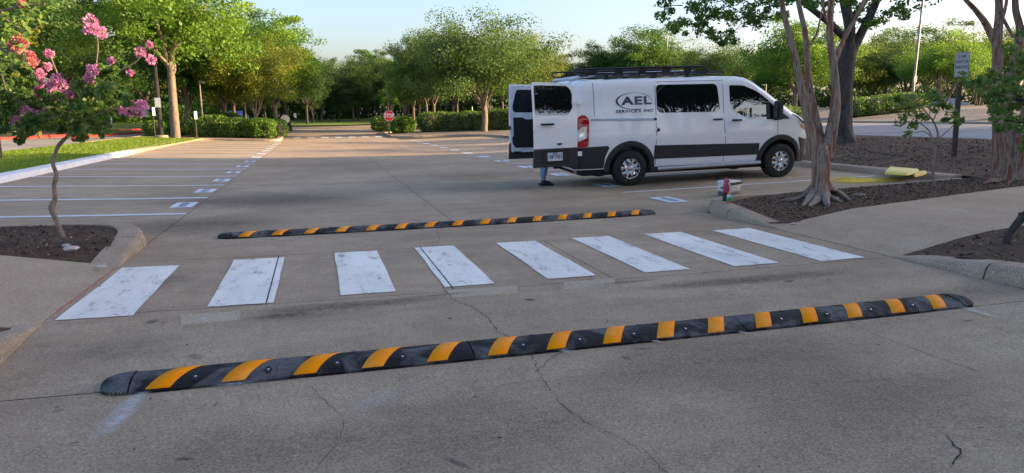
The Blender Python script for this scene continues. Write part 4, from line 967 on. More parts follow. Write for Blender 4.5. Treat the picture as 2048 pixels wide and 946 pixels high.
# ------------------------------------------------------------------ trees
def tree_meshes(seed, h, tr, fork, rx, rz, n_limb, n_clump, per, leaf, zc=None, lean=0., vase=False, droop=0., gap=.0, tone0=.5):
    """trunk + limbs, and a crown of leaf clumps carried at limb ends"""
    q = np.random.default_rng(seed); mb = MB(); zc = zc or (h - rz)
    lx, ly = lean*math.cos(seed), lean*math.sin(seed)
    top = np.array([lx, ly, fork])
    if not vase:
        c = subdiv_curve([(0, 0, -.15, tr*1.5), (0, 0, .15, tr*1.15), (lx*.4+q.normal()*.05, ly*.4, fork*.5, tr*.95), (*top, tr*.85)], 3)
        mb.tube([p[:3] for p in c], [p[3] for p in c], 9, fl=.06, seed=seed)
    cl = []
    for i in range(n_clump):
        for _ in range(30):
            v = q.normal(size=3); v /= np.linalg.norm(v); rr_ = q.random()**.38
            if v[2]*rr_ < -.55: continue
            break
        lump = 1+.22*math.sin(3*math.atan2(v[1], v[0])+seed)+.14*math.sin(7*v[2]+seed*2)+.12*q.normal()
        p = v*rr_*lump*np.array([rx, rx, rz]); p[2] -= droop*(p[0]**2+p[1]**2)/rx**2*rz*.3
        cl.append(p+np.array([lx*1.3, ly*1.3, zc]))
    cl = np.array(cl); base_r = rx*.26
    for i in range(n_limb):
        a = 2*math.pi*(i+q.random()*.6)/n_limb; tgt = cl[q.integers(len(cl))]
        rr_ = rx*(.45+.3*q.random()); tgt = np.array([lx+rr_*math.cos(a), ly+rr_*math.sin(a), zc+rz*(-.1+.6*q.random())])
        s0 = np.array([tr*.5*math.cos(a), tr*.5*math.sin(a), -.1]) if vase else top-np.array([0, 0, .25*q.random()*fork])
        mid = s0*.5+tgt*.5 + np.array([math.cos(a), math.sin(a), .0])*rx*(-.08 if vase else .04) + np.array([0, 0, rz*.12])
        r0 = tr*(.5 if vase else .62)*(.7+.4*q.random())
        c = subdiv_curve([(*s0, r0), (*(s0*.75+mid*.25+q.normal(size=3)*.05*rx*.5), r0*.85), (*(mid+q.normal(size=3)*rx*.04), r0*.6), (*tgt, r0*.25)], 3)
        mb.tube([p[:3] for p in c], [p[3] for p in c], 6, fl=.05, seed=i)
        near = cl[np.argsort(np.linalg.norm(cl-tgt, axis=1))[:6]]
        for e in near:
            st = c[int(len(c)*(.5+.35*q.random()))]
            m_ = (st[:3]+e)/2+np.array([0, 0, .05*rx])
            mb.tube([st[:3], m_, e], [max(.012, st[3]*.55), max(.01, st[3]*.35), .008], 4, cap=False)
    L = []; T = []
    for p in cl:
        k = int(per*(.6+.8*q.random())); br = base_r*(.65+.7*q.random())
        v = q.normal(size=(k, 3)); v /= np.linalg.norm(v, axis=1)[:, None]; v *= (q.random(k)**.45)[:, None]*br
        v[:, 2] *= .62; L.append(p+v); T.append(np.clip(tone0+q.normal()*.24+q.normal(size=k)*.11, 0, 1))
    L = np.concatenate(L); T = np.concatenate(T)
    sz = leaf*(.6+.7*q.random(len(L)))
    return mb.mesh('trunk', True, 60), leaf_mesh('crown', L, sz, T, aspect=.75, seed=seed)
KINDS = {}
def kind_mesh(k):
    if k in KINDS: return KINDS[k]
    spec = {
        'oak0': dict(seed=1, h=10, tr=.21, fork=3.0, rx=4.2, rz=3.7, n_limb=7, n_clump=170, per=230, leaf=.15),
        'oak1': dict(seed=2, h=10, tr=.23, fork=2.6, rx=4.4, rz=3.9, n_limb=7, n_clump=190, per=215, leaf=.15, droop=.5),
        'round0': dict(seed=3, h=8.5, tr=.2, fork=2.2, rx=4.3, rz=3.3, n_limb=8, n_clump=200, per=210, leaf=.125),
        'tall0': dict(seed=4, h=12, tr=.2, fork=3.4, rx=3.6, rz=4.7, n_limb=7, n_clump=170, per=220, leaf=.165),
        'tall1': dict(seed=5, h=12, tr=.2, fork=3.2, rx=3.4, rz=4.8, n_limb=7, n_clump=160, per=210, leaf=.17, lean=.5),
        'oakT': dict(seed=12, h=10, tr=.20, fork=4.7, rx=4.0, rz=3.2, n_limb=8, n_clump=150, per=200, leaf=.155, lean=.25, droop=.3),
        'small0': dict(seed=6, h=5, tr=.10, fork=1.5, rx=1.9, rz=1.7, n_limb=6, n_clump=80, per=150, leaf=.11),
        'vase0': dict(seed=7, h=8, tr=.22, fork=.3, rx=4.8, rz=2.4, n_limb=9, n_clump=170, per=210, leaf=.145, vase=True, zc=5.4),
    }[k]
    KINDS[k] = tree_meshes(**spec), spec; return KINDS[k]
CROWN_CACHE = {}
def tree(px, Y, ytop, rpx, kind, leaf, bark, label, group, name='broadleaf_tree', rot=None, X=None, zf=Z, hmin=None):
    X = atY(px, Y) if X is None else X
    D = X*fw[0]+Y*fw[1]; z0 = float(zf(X, Y)); ht = HC+(200-ytop)/F*D*1.02-z0
    (tm, cm), sp = kind_mesh(kind)
    key = (kind, leaf)
    if key not in CROWN_CACHE:
        c = cm if not cm.materials else cm.copy(); c.materials.clear() if c.materials else None; c.materials.append(MATS[leaf]); CROWN_CACHE[key] = c
    key2 = (kind, bark, 't')
    if key2 not in CROWN_CACHE:
        t = tm.copy(); t.materials.clear(); t.materials.append(MATS[bark]); CROWN_CACHE[key2] = t
    sz = ht/sp['h']; sx = (rpx/F*D)/sp['rx']
    e = empty(name, (X, Y, z0), label, 'tree', group, rz=rot if rot is not None else rnd.uniform(0, 6.28))
    e.scale = (sx, sx, sz)
    link('trunk', CROWN_CACHE[key2], None, e); link('crown', CROWN_CACHE[key], None, e)
    return e
gl = 'trees along the left side of the lot'
tree(345, 45.5, -75, 160, 'oakT', 'leaf_bright', 'bark', 'tall tree with sunlit yellow green crown and straight bare trunk beside the dark lamp pole', gl, rot=2.1)
tree(368, 54, 40, 85, 'tall1', 'leaf_oak', 'bark', 'slender forked tree just right of the tall tree by the lamp pole', gl, rot=.3)
tree(447, 56, 25, 120, 'oak1', 'leaf_oak', 'bark', 'broad tree with grey trunk rising behind the left clipped hedge', gl, rot=1.2)
tree(466, 60, 55, 70, 'tall0', 'leaf_oak', 'bark', 'tree with paired pale trunks behind the broad tree over the hedge', gl)
tree(487, 62, 50, 80, 'oak0', 'leaf_dark', 'bark_dark', 'tree with thick nearly black trunk between pale trunks behind the hedge', gl)
tree(508, 53, 78, 92, 'round0', 'leaf_gold', 'bark', 'leaning tree with orange lit forked trunk and olive gold drooping crown', gl, rot=.2)
tree(548, 64, 48, 85, 'tall0', 'leaf_bright', 'bark', 'tall tree with layered bright green crown left of the open sky', gl, rot=3.3)
tree(577, 66, 60, 70, 'tall1', 'leaf_bright', 'bark_dark', 'tall tree behind the turned stop sign on the left, crown lit from the right', gl, rot=4.1)
tree(612, 84, 118, 46, 'oak0', 'leaf_dark', 'bark_dark', 'dark tree at the right edge of the left hand row', gl)
tree(40, 62, -60, 190, 'oak1', 'leaf_olive', 'bark', 'large spreading tree behind the pink blossoms at the left edge', 'big trees beyond the drive', rot=.5)
tree(-130, 50, -90, 200, 'oak0', 'leaf_oak', 'bark', 'large tree partly outside the picture at far left', 'big trees beyond the drive')
tree(130, 72, -20, 130, 'oak1', 'leaf_olive', 'bark_dark', 'large olive tree behind the crape myrtle crown', 'big trees beyond the drive', rot=2.)
tree(215, 82, 75, 90, 'round0', 'leaf_oak', 'bark', 'mid sized tree seen below the gap of sky left of the lamp pole', 'big trees beyond the drive')
tree(290, 88, 70, 85, 'round0', 'leaf_gold', 'bark', 'yellow green tree behind the dark lamp pole', 'big trees beyond the drive')
tree(345, 92, 60, 95, 'oak0', 'leaf_oak', 'bark', 'tree far behind the tall tree by the lamp pole', 'big trees beyond the drive')
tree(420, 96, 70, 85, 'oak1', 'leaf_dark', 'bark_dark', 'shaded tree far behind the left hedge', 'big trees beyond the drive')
gc = 'dark trees of the far wood'
ORD = ['leftmost', 'second', 'third', 'fourth', 'fifth', 'sixth', 'seventh', 'eighth', 'ninth', 'tenth', 'eleventh']
def wood_label(i, n, kind):
    side = 'left' if i < n/2 else 'right'; k = i if i < n/2 else n-1-i
    o = ORD[k] + ('' if k == 0 and side == 'left' else ' from the ' + side) if not (k == 0 and side == 'right') else 'rightmost'
    return '%s dark tree of the far wood, %s' % (kind, o)
xs = [510, 560, 600, 640, 662, 684, 705, 724, 745, 768, 790, 812, 838, 862, 890, 915, 945, 975, 1005, 1040, 1075, 1110]
for i, px in enumerate(xs):
    Y = 92+((i*37) % 11)*3.0; yt = 118+((i*53) % 7)*4-(10 if 690 < px < 830 else 0); k = ['oak0', 'tall0', 'oak1', 'tall1'][i % 4]
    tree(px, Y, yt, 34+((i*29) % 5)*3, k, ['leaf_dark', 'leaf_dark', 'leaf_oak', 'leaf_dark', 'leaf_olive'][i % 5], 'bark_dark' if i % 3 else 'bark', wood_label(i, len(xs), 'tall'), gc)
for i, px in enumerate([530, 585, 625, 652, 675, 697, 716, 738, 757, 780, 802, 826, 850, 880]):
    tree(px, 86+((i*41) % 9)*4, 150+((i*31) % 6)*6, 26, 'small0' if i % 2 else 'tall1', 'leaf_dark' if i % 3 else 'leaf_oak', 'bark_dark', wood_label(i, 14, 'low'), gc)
gr_ = 'trees on the right side beyond the stop sign'
tree(808, 64, 138, 34, 'small0', 'leaf_bright', 'bark', 'small sunlit tree with orange trunk just right of the stop sign', gr_, rot=1)
tree(826, 72, 95, 46, 'tall0', 'leaf_oak', 'bark', 'tree with straight pale trunk second from the stop sign', gr_)
tree(838, 66, 85, 58, 'oak0', 'leaf_olive', 'bark', 'tree with thick forked orange trunk behind the hedge end', gr_, rot=2.6)
tree(853, 76, 82, 50, 'oak1', 'leaf_oak', 'bark', 'tree with grey trunk left of the leaning trunk behind the hedge', gr_)
tree(868, 70, 70, 66, 'round0', 'leaf_olive', 'bark', 'tree with leaning trunk behind the hedge, left of the big round tree', gr_, rot=4)
tree(968, 52, 42, 132, 'round0', 'leaf_olive', 'bark', 'big round crowned tree with forked trunk standing on the rocky bed by the hedge', gr_, rot=.8)
tree(905, 62, 62, 70, 'oak1', 'leaf_olive', 'bark_dark', 'tree whose crown fills the space left of the big round tree', gr_)
tree(1052, 62, 78, 70, 'round0', 'leaf_gold', 'bark', 'golden green tree behind the far open door of the van', gr_, rot=1.7)
tree(1180, 92, 104, 52, 'oak0', 'leaf_dark', 'bark_dark', 'dark tree behind the rear end of the roof rack', 'trees behind the van')
tree(1225, 90, 88, 55, 'oak1', 'leaf_oak', 'bark_dark', 'dark green tree above the company lettering', 'trees behind the van')
tree(1300, 86, 66, 85, 'oak0', 'leaf_oak', 'bark_dark', 'rounded dark green tree above the middle of the roof rack', 'trees behind the van', rot=2)
tree(1440, 66, 88, 72, 'round0', 'leaf_olive', 'bark', 'loose olive tree above the front of the van roof', 'trees behind the van', rot=1)
tree(1385, 96, 112, 55, 'oak1', 'leaf_oak', 'bark', 'low tree between the dark tree and the olive tree above the roof rack', 'trees behind the van')
tree(1590, 58, 52, 98, 'oak0', 'leaf_bright', 'bark', 'bright green tree filling the space above the bonnet of the van', 'trees behind the van', rot=5)
tree(1665, 74, 80, 75, 'oak1', 'leaf_gold', 'bark', 'yellow green tree seen through the crape myrtle trunks', 'trees behind the van')
tree(1525, 80, 110, 55, 'oak0', 'leaf_oak', 'bark_dark', 'tree low behind the windscreen of the van', 'trees behind the van')
gx = 'spreading trees beyond the side road'
for a in [(1745, 78, 88, 75, 'oak1', 'leaf_dark', 'dark spreading tree left of the tall grey lamp pole beyond the side road'), (1810, 72, 92, 80, 'round0', 'leaf_dark', 'dark rounded tree behind the tall grey lamp pole'),
          (1885, 58, 84, 80, 'vase0', 'leaf_bright', 'tree with many pale fanned stems and yellow topped crown left of the parking sign'), (1960, 62, 84, 75, 'vase0', 'leaf_gold', 'tree with fanned stems just right of the parking sign'),
          (2030, 60, 80, 80, 'vase0', 'leaf_oak', 'fanned stem tree behind the large crape myrtle trunk'), (1850, 92, 62, 95, 'oak0', 'leaf_olive', 'tall hazy olive tree rising over the dark spreading trees'),
          (1990, 85, 70, 90, 'oak1', 'leaf_dark', 'dark tree above the parking sign, behind fanned stem trees'), (2110, 70, 60, 100, 'oak0', 'leaf_dark', 'dark tree cut by the right edge of the picture'),
          (1770, 100, 70, 70, 'oak1', 'leaf_olive', 'pale olive tree top showing left of the tall grey lamp pole')]:
    tree(a[0], a[1], a[2], a[3], a[4], a[5], 'bark' if 'vase' in a[4] else 'bark_dark', a[6], gx)
# wall of undergrowth and wood too deep to count
def mass(name, pts, w, h, n, leaf, mat, seed, zf=Z):
    q = np.random.default_rng(seed); pts = np.array(pts, float); seg = np.diff(pts, axis=0); ln = np.linalg.norm(seg, axis=1); cum = np.r_[0, np.cumsum(ln)]
    s = q.random(n)*cum[-1]; i = np.clip(np.searchsorted(cum, s)-1, 0, len(seg)-1); t = (s-cum[i])/ln[i]; p = pts[i]+seg[i]*t[:, None]
    nn = np.stack([-seg[i][:, 1], seg[i][:, 0]], 1)/ln[i][:, None]; v = q.uniform(-.5, .5, n); p = p+nn*(v*w)[:, None]
    hh = h*(.65+.25*np.sin(s*.35+seed)+.15*np.sin(s*1.1+seed*2))*(1-(2*v)**4*.4)
    z = zf(p[:, 0], p[:, 1])+hh*q.random(n)**.8
    return link(name, leaf_mesh(name, np.c_[p, z], leaf, np.clip(.5+.2*np.sin(s*.8)+q.normal(size=n)*.2, 0, 1), aspect=.8, seed=seed), mat, kind='stuff')
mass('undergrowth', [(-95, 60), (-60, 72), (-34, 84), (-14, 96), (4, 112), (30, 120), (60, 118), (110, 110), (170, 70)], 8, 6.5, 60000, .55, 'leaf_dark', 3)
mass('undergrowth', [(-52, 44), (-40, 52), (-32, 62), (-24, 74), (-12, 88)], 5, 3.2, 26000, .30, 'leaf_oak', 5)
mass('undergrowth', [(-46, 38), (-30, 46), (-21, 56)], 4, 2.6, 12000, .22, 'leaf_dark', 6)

# clipped hedges: dense body of leaves over a solid dark core
def hedge(pts, w, h, label, n=9000, leaf=.085, mat='leaf_hedge', zf=Z, group='clipped hedges round the lot', seed=1, lump=.5, z0=.1):
    q = np.random.default_rng(seed); pts = np.array(pts, float); seg = np.diff(pts, axis=0); ln = np.linalg.norm(seg, axis=1); cum = np.r_[0, np.cumsum(ln)]; L = cum[-1]
    nb = max(1, int(L/(w*lump*1.2))); base = np.array([*pts.mean(0), 0.]); base[2] = float(zf(base[0], base[1]))
    C_ = []; 
    for k in range(nb):
        s = (k+.5)/nb*L; i = int(np.clip(np.searchsorted(cum, s)-1, 0, len(seg)-1)); p = pts[i]+seg[i]*(s-cum[i])/ln[i]
        C_.append((p[0], p[1], w*.5*(1+.12*q.normal()), h*(1+.05*q.normal()), L/nb*.75))
    V = []; T = []; per = n//nb; core = MB()
    for (x, y, rw_, hh, rl) in C_:
        v = q.normal(size=(per, 3)); v /= (np.abs(v)**3.2).sum(1)[:, None]**(1/3.2); rr_ = .86+.2*q.random(per); v *= rr_[:, None]
        zz = zf(x, y)+z0+hh*.5+v[:, 2]*hh*.5
        rr2 = max(rw_, rl); lum = 1+.06*np.sin(v[:, 0]*7+x)+.06*np.sin(v[:, 2]*6+y)
        V.append(np.stack([x+v[:, 0]*rr2*lum, y+v[:, 1]*rr2*lum, zz], 1)); T.append(np.clip(.5+.22*q.normal(size=per)+.12*np.sin(v[:, 0]*5+v[:, 2]*4+x), 0, 1))
        core.lathe([(.02, .05), (rr2*.78, .1*hh), (rr2*.86, .5*hh), (rr2*.76, .86*hh), (.02, .93*hh)], 10, 'z', (x-base[0], y-base[1], float(zf(x, y))+z0-base[2]))
    e = empty('hedge', base, label, 'hedge', group)
    me = leaf_mesh('foliage', np.concatenate(V), leaf, np.concatenate(T), aspect=.8, seed=seed); shift(me, -base)
    link('foliage', me, mat, e); link('dark_core', core.mesh('core', True), 'bark_dark', e, kind='stuff')  # solid dark lumps fill the hedge behind its leaves
    return e
def gp(*pp): return [tuple(G(x, y)[:2]) for x, y in pp]
hedge([(-7.0, 50), (-4.6, 49.4)], 2.0, 1.35, 'long dark green clipped hedge at the left end of the stalls, left half', 9000, .10, seed=1)
hedge([(-4.2, 49.0), (-2.9, 49.2)], 1.9, 1.3, 'clipped hedge at the aisle corner of the left island, right half', 9000, .10, seed=2)
hedge([(-2.7, 51.5), (-2.7, 54)], 1.3, 1.2, 'bright hedge end round the corner of the left island', 4000, .10, seed=3)
hedge([(-9.6, 53.2), (-7.6, 52.4)], 1.6, 1.0, 'low hedge behind the tall tree trunk by the lamp pole', 5000, .10, seed=4)
hedge([(-8.2, 56), (-5.5, 55.5)], 2.0, 1.5, 'yellow green hedge row rising behind the left clipped hedge', 5000, .11, seed=5)
hedge([(-10.4, 50.2), (-9.8, 50.8)], .9, .9, 'small dark shrub at the foot of the dark lamp pole', 2500, .08, seed=6)
hedge([(6.0, 55.2), (6.8, 55.0)], 1.8, 1.25, 'round bush right behind the stop sign post', 7000, .10, seed=7)
hedge([(4.9, 62), (6.2, 62.4)], 1.8, 1.3, 'smaller dark bush left of the stop sign', 3500, .11, seed=8)
hedge([(8.0, 55.5), (10.2, 56), (12.4, 54.8), (15, 53.5), (17.5, 52.5)], 1.8, 1.5, 'long leafy hedge running right from the stop sign toward the van', 16000, .10, seed=9)
hedge([(33.5, 47.5), (35.5, 49)], 2.2, 1.2, 'low sunlit hedge above the bonnet of the van', 4000, .12, seed=10, zf=ZM, mat='leaf_hedge')
hedge([(39.5, 46.5), (43, 46.3), (46, 46)], 2.4, 1.35, 'long bright green hedge left of the young crape myrtle beyond the road', 7000, .12, seed=11, zf=ZM)
hedge([(50, 41), (56, 39), (62, 37), (68, 34)], 1.8, 1.0, 'low dark hedge along the top of the rocky mound beyond the road', 8000, .12, seed=12, zf=ZM, mat='leaf_dark')

# ------------------------------------------------------------------ nearer trees, modelled stem by stem
def stems(parts, base, k=1.):
    """each part: list of (px, py, radius px, depth)"""
    out = []
    for lst in parts:
        out.append([(*P(x, y, D), r_/F*D*k) for x, y, r_, D in lst])
    return out
def stem_mesh(paths, base, n=12, fl=.07, k=5, name='trunk'):
    mb = MB()
    for i, p in enumerate(paths):
        c = subdiv_curve(p, k); mb.tube([q[:3]-base for q in c], [q[3] for q in c], n, fl=fl, seed=i*1.7)
    return mb.mesh(name, True, 70)
# crape myrtle in the bed by the van
b0 = G(1640, 398, ZB); D0 = float((b0-np.array([0, 0, HC]))@fw)
t = empty('crape_myrtle', b0, 'grey and rust barked multi stemmed tree standing in front of the van nose', 'tree', 'crape myrtles in the planting beds')
sA = [[(1640, 412, 38, D0), (1641, 398, 34, D0), (1641, 372, 33, D0), (1641, 335, 33, D0), (1640, 305, 34, D0), (1637, 290, 30, D0)],
      [(1632, 315, 20, D0), (1622, 265, 18, D0-.03), (1612, 225, 16, D0-.05), (1603, 175, 14, D0-.05), (1593, 125, 12, D0-.1), (1580, 75, 11, D0-.15), (1567, 25, 10, D0-.2), (1555, -60, 9, D0-.3), (1540, -170, 7, D0-.4)],
      [(1641, 315, 19, D0), (1637, 265, 16, D0+.1), (1627, 215, 13, D0+.15), (1618, 160, 12, D0+.2), (1614, 110, 11, D0+.2), (1609, 60, 10, D0+.25), (1598, 10, 9, D0+.3), (1580, -80, 7, D0+.4)],
      [(1652, 318, 24, D0), (1661, 275, 22, D0), (1669, 235, 20, D0), (1671, 190, 17, D0), (1668, 145, 15, D0-.05), (1663, 100, 13, D0-.1), (1660, 50, 12, D0-.1), (1664, -20, 11, D0-.1), (1675, -120, 8, D0)],
      [(1668, 130, 10, D0), (1680, 95, 9, D0+.1), (1700, 55, 8, D0+.2), (1722, 15, 7, D0+.2), (1745, -40, 6, D0+.3)],
      [(1613, 100, 6, D0), (1632, 70, 4, D0+.1), (1640, 40, 3, D0+.1), (1650, -10, 3, D0+.2)],
      [(1662, 60, 6, D0), (1650, 30, 5, D0-.2), (1640, -20, 4, D0-.3)]]
st = stem_mesh(stems(sA, b0, .52), b0, 14, .10); link('trunk', st, 'bark_crape', t)
rts = [[(1625, 378, 15), (1612, 390, 11), (1595, 398, 6), (1575, 402, 2.5)], [(1628, 385, 14), (1615, 402, 9), (1604, 412, 4)], [(1655, 372, 13), (1672, 382, 9), (1688, 392, 7), (1700, 402, 4)],
       [(1648, 385, 16), (1652, 402, 11), (1656, 412, 6)], [(1640, 388, 14), (1630, 404, 9), (1618, 412, 5)], [(1620, 392, 5), (1590, 396, 4), (1562, 401, 2.5)], [(1650, 388, 10), (1668, 398, 6), (1684, 405, 3)]]
for rr_ in rts:
    p = [P(x, y, D0-.12*(i > 0)-.05*i) for i, (x, y, r_) in enumerate(rr_)]
    for i in range(1, len(p)): p[i] = G(*rr_[i][:2], ZB, rr_[i][2]/F*D0*.35)
    mb = MB(); c = subdiv_curve([(*(q-b0), rr_[i][2]/F*D0*.68) for i, q in enumerate(p)], 4); mb.tube([q[:3] for q in c], [q[3] for q in c], 9, fl=.12, seed=rr_[0][0])
    link('root', mb.mesh('root', True, 70), 'bark_root', t)
def clumps_at(lst, per, leaf, seed, base, tone0=.5, zs=.7, up=0.):
    q = np.random.default_rng(seed); L = []; T = []
    for (x, y, rp, D) in lst:
        c = P(x, y, D); br = rp/F*D; k = int(per*(.7+.6*q.random())); v = q.normal(size=(k, 3)); v /= np.linalg.norm(v, axis=1)[:, None]; v *= (q.random(k)**.5)[:, None]*br
        v[:, 2] *= zs; L.append(c+v); T.append(np.clip(tone0+q.normal()*.12+q.normal(size=k)*.2, 0, 1))
    L = np.concatenate(L)-base; T = np.concatenate(T)
    return leaf_mesh('crown', L, leaf*(.65+.6*q.random(len(L))), T, aspect=.75, seed=seed)
q_ = random.Random(4)
# its crown stands above the picture
cl = [(q_.uniform(1430, 1800), q_.uniform(-420, -140), q_.uniform(35, 60), D0+q_.uniform(-2, 1.6)) for _ in range(90)]
link('crown', clumps_at(cl, 170, .055, 21, b0), 'leaf_crape', t)
# the second, at the right edge
b1 = G(2016, 357, ZB); D1 = float((b1-np.array([0, 0, HC]))@fw)
t = empty('crape_myrtle', b1, 'thick fluted trunk with rust coloured strips at the right edge behind the leafy branch', 'tree', 'crape myrtles in the planting beds')
s1 = [[(2010, 372, 58, D1), (2011, 352, 46, D1), (2009, 318, 40, D1), (2006, 270, 38, D1), (2003, 225, 36, D1), (2000, 180, 26, D1)],
      [(1998, 230, 24, D1), (1996, 170, 21, D1), (1995, 120, 19, D1), (1994, 75, 17, D1), (1999, 30, 14, D1+.1), (1995, -40, 12, D1+.2), (1985, -140, 8, D1+.3)],
      [(1994, 95, 12, D1), (1975, 55, 12, D1), (1952, 22, 9, D1-.1), (1925, -8, 7, D1-.2), (1880, -60, 5, D1-.3)],
      [(2012, 220, 24, D1), (2020, 160, 18, D1+.1), (2034, 105, 16, D1+.1), (2040, 60, 14, D1+.1), (2030, 10, 12, D1+.1), (2035, -80, 9, D1)],
      [(2036, 85, 9, D1), (2060, 40, 9, D1), (2080, -10, 8, D1), (2100, -90, 6, D1)],
      [(2002, 50, 6, D1), (2012, 10, 6, D1), (2020, -60, 5, D1)],
      [(2028, 75, 5, D1), (2010, 45, 6, D1), (1998, 15, 5, D1-.1), (1990, -30, 4, D1-.2)],
      [(2030, 372, 30, D1-.15), (2034, 330, 22, D1-.15), (2040, 270, 18, D1-.15), (2052, 215, 17, D1-.15), (2062, 120, 15, D1-.1), (2070, 0, 12, D1)],
      [(1998, 365, 16, D1-.2), (1982, 362, 9, D1-.45), (1968, 366, 4, D1-.6)], [(2020, 372, 20, D1-.3), (2005, 378, 7, D1-.7)]]
link('trunk', stem_mesh(stems(s1, b1, .50), b1, 16, .13), 'bark_crape', t)
cl = [(q_.uniform(1850, 2300), q_.uniform(-420, -120), q_.uniform(35, 60), D1+q_.uniform(-2, 1.6)) for _ in range(80)]
link('crown', clumps_at(cl, 170, .055, 22, b1), 'leaf_crape', t)
# dark oak on the berm: hanging crown along the top of the picture
b2 = G(1692, 284, ZB); D2 = float((b2-np.array([0, 0, HC]))@fw)
t = empty('live_oak', b2, 'large dark trunked oak on the mulch berm, leaves hanging along the picture top', 'tree')
s2 = [[(1690, 300, 42, D2), (1690, 283, 33, D2), (1688, 255, 25, D2), (1687, 215, 24, D2), (1688, 170, 25, D2), (1694, 125, 26, D2), (1700, 90, 20, D2)],
      [(1696, 110, 18, D2), (1700, 60, 16, D2), (1690, 10, 14, D2+.3), (1670, -60, 11, D2+.6), (1600, -150, 8, D2+.5)], [(1697, 115, 15, D2), (1722, 65, 13, D2), (1748, 15, 11, D2-.2), (1775, -50, 9, D2-.5), (1830, -110, 6, D2-.7)],
      [(1694, 80, 12, D2), (1640, 30, 9, D2-1.), (1560, -20, 7, D2-1.8), (1450, -45, 5, D2-2.), (1370, -30, 3, D2-2.)], [(1700, 50, 9, D2), (1740, -30, 7, D2+1), (1700, -120, 5, D2+1.5)]]
link('trunk', stem_mesh(stems(s2, b2, .66), b2, 12, .08), 'bark_dark', t)
cl = []
for _ in range(150): cl.append((q_.uniform(1330, 1860), q_.uniform(-260, -30), q_.uniform(24, 40), D2+q_.uniform(-3, 2.5)))
edge = [(1300, 0), (1318, 30), (1345, 62), (1375, 70), (1400, 62), (1432, 88), (1468, 90), (1500, 72), (1530, 60), (1556, 42), (1580, 14), (1620, 10), (1655, 20), (1690, 10), (1720, 60), (1750, 62), (1790, 55), (1815, 34), (1850, 14), (1870, -10)]
poly_ = [(1290, -60)] + edge + [(1880, -60)]; k_ = 0; low = []
while k_ < 210:
    x, y = q_.uniform(1295, 1870), q_.uniform(-50, 92)
    hole = math.sin(x*.045)*math.sin(y*.09+x*.02) > .55
    if inside(np.array([x]), np.array([y]), poly_)[0] and not hole: low.append((x, y)); k_ += 1
for x, y in low: cl.append((x, y, q_.uniform(8, 20), D2+q_.uniform(-2.8, 1.)))
link('crown', clumps_at(cl, 62, .085, 23, b2), 'leaf_oak', t)
mb = MB()
for x, y in low[::4]:
    a = P(x, y, D2-1.)-b2; b = P(x+q_.uniform(20, 70)*(1 if x < 1650 else -1), y-q_.uniform(10, 50), D2-.8)-b2; mb.tube([b, (a+b)/2+np.array([0, 0, .15]), a], [.018, .012, .005], 4, cap=False)
link('twigs', mb.mesh('tw'), 'bark_dark', t, kind='stuff')
# surface roots on the berm
for i, pts in enumerate([[(1740, 303), (1765, 306), (1790, 309), (1812, 312)], [(1720, 312), (1750, 318), (1790, 315)], [(1690, 300), (1705, 312), (1718, 316)], [(1750, 330), (1790, 322), (1830, 314)], [(1900, 322), (1935, 316), (1960, 318)], [(1820, 300), (1850, 296), (1880, 300)], [(1655, 318), (1680, 312), (1700, 306)]]):
    c = subdiv_curve([(*G(x, y, ZB, .008), .022*(1-abs(k/(len(pts)-1)*2-1)*.6)) for k, (x, y) in enumerate(pts)], 4); mb = MB(); bb = c[0][:3].copy(); mb.tube([p[:3]-bb for p in c], [p[3] for p in c], 6)
    tag(link('surface_root', mb.mesh('sr', True), 'bark', loc=bb), ['long grey root snaking on the mulch right of the oak', 'grey root below the long root near the oak', 'short root at the left foot of the oak', 'pale root rising toward the crest of the mulch berm', 'pale root at the foot of the parking sign', 'thin root close under the crest of the berm', 'root on the mulch behind the crape myrtle trunk'][i], 'root', 'tree roots on the mulch')
# young crape myrtle in front of the berm
b3 = G(1866, 372, ZB); D3 = float((b3-np.array([0, 0, HC]))@fw)
t = empty('sapling', b3, 'small thin crape myrtle sapling with sparse leaves right of the yellow boards', 'sapling')
s3 = [[(1868, 378, 5, D3), (1866, 350, 4.5, D3), (1867, 320, 4.5, D3), (1871, 292, 4, D3)], [(1871, 295, 3.5, D3), (1876, 270, 3.2, D3), (1868, 245, 2.8, D3), (1852, 225, 2.4, D3-.1), (1838, 205, 1.6, D3-.1)], [(1868, 298, 3, D3), (1860, 265, 2.4, D3+.1), (1845, 250, 1.8, D3+.2), (1825, 238, 1.2, D3+.2)],
      [(1861, 272, 1.6, D3), (1848, 263, 1.4, D3), (1828, 266, 1, D3)], [(1876, 278, 2, D3), (1895, 262, 1.6, D3), (1908, 250, 1, D3)], [(1866, 242, 2, D3), (1875, 222, 1.5, D3-.1), (1885, 205, 1, D3-.1)], [(1848, 220, 1.5, D3), (1830, 210, 1.2, D3), (1812, 205, 1, D3)], [(1858, 235, 1.5, D3), (1862, 205, 1.2, D3), (1858, 185, .8, D3)]]
link('trunk', stem_mesh(stems(s3, b3, .6), b3, 7, .04), 'bark_young', t)
cl = [(1838, 195, 20), (1860, 188, 20), (1880, 195, 14), (1815, 198, 18), (1800, 212, 16), (1830, 215, 18), (1855, 208, 18), (1812, 232, 18), (1800, 245, 14), (1825, 250, 14), (1815, 268, 10), (1845, 235, 14), (1895, 215, 12), (1905, 228, 14), (1890, 240, 9), (1912, 246, 12), (1922, 240, 8), (1870, 220, 10), (1882, 210, 10), (1795, 198, 8), (1850, 178, 12), (1835, 232, 14)]
link('crown', clumps_at([(x, y, r_, D3+q_.uniform(-.35, .35)) for x, y, r_ in cl], 52, .058, 25, b3), 'leaf_crape', t)
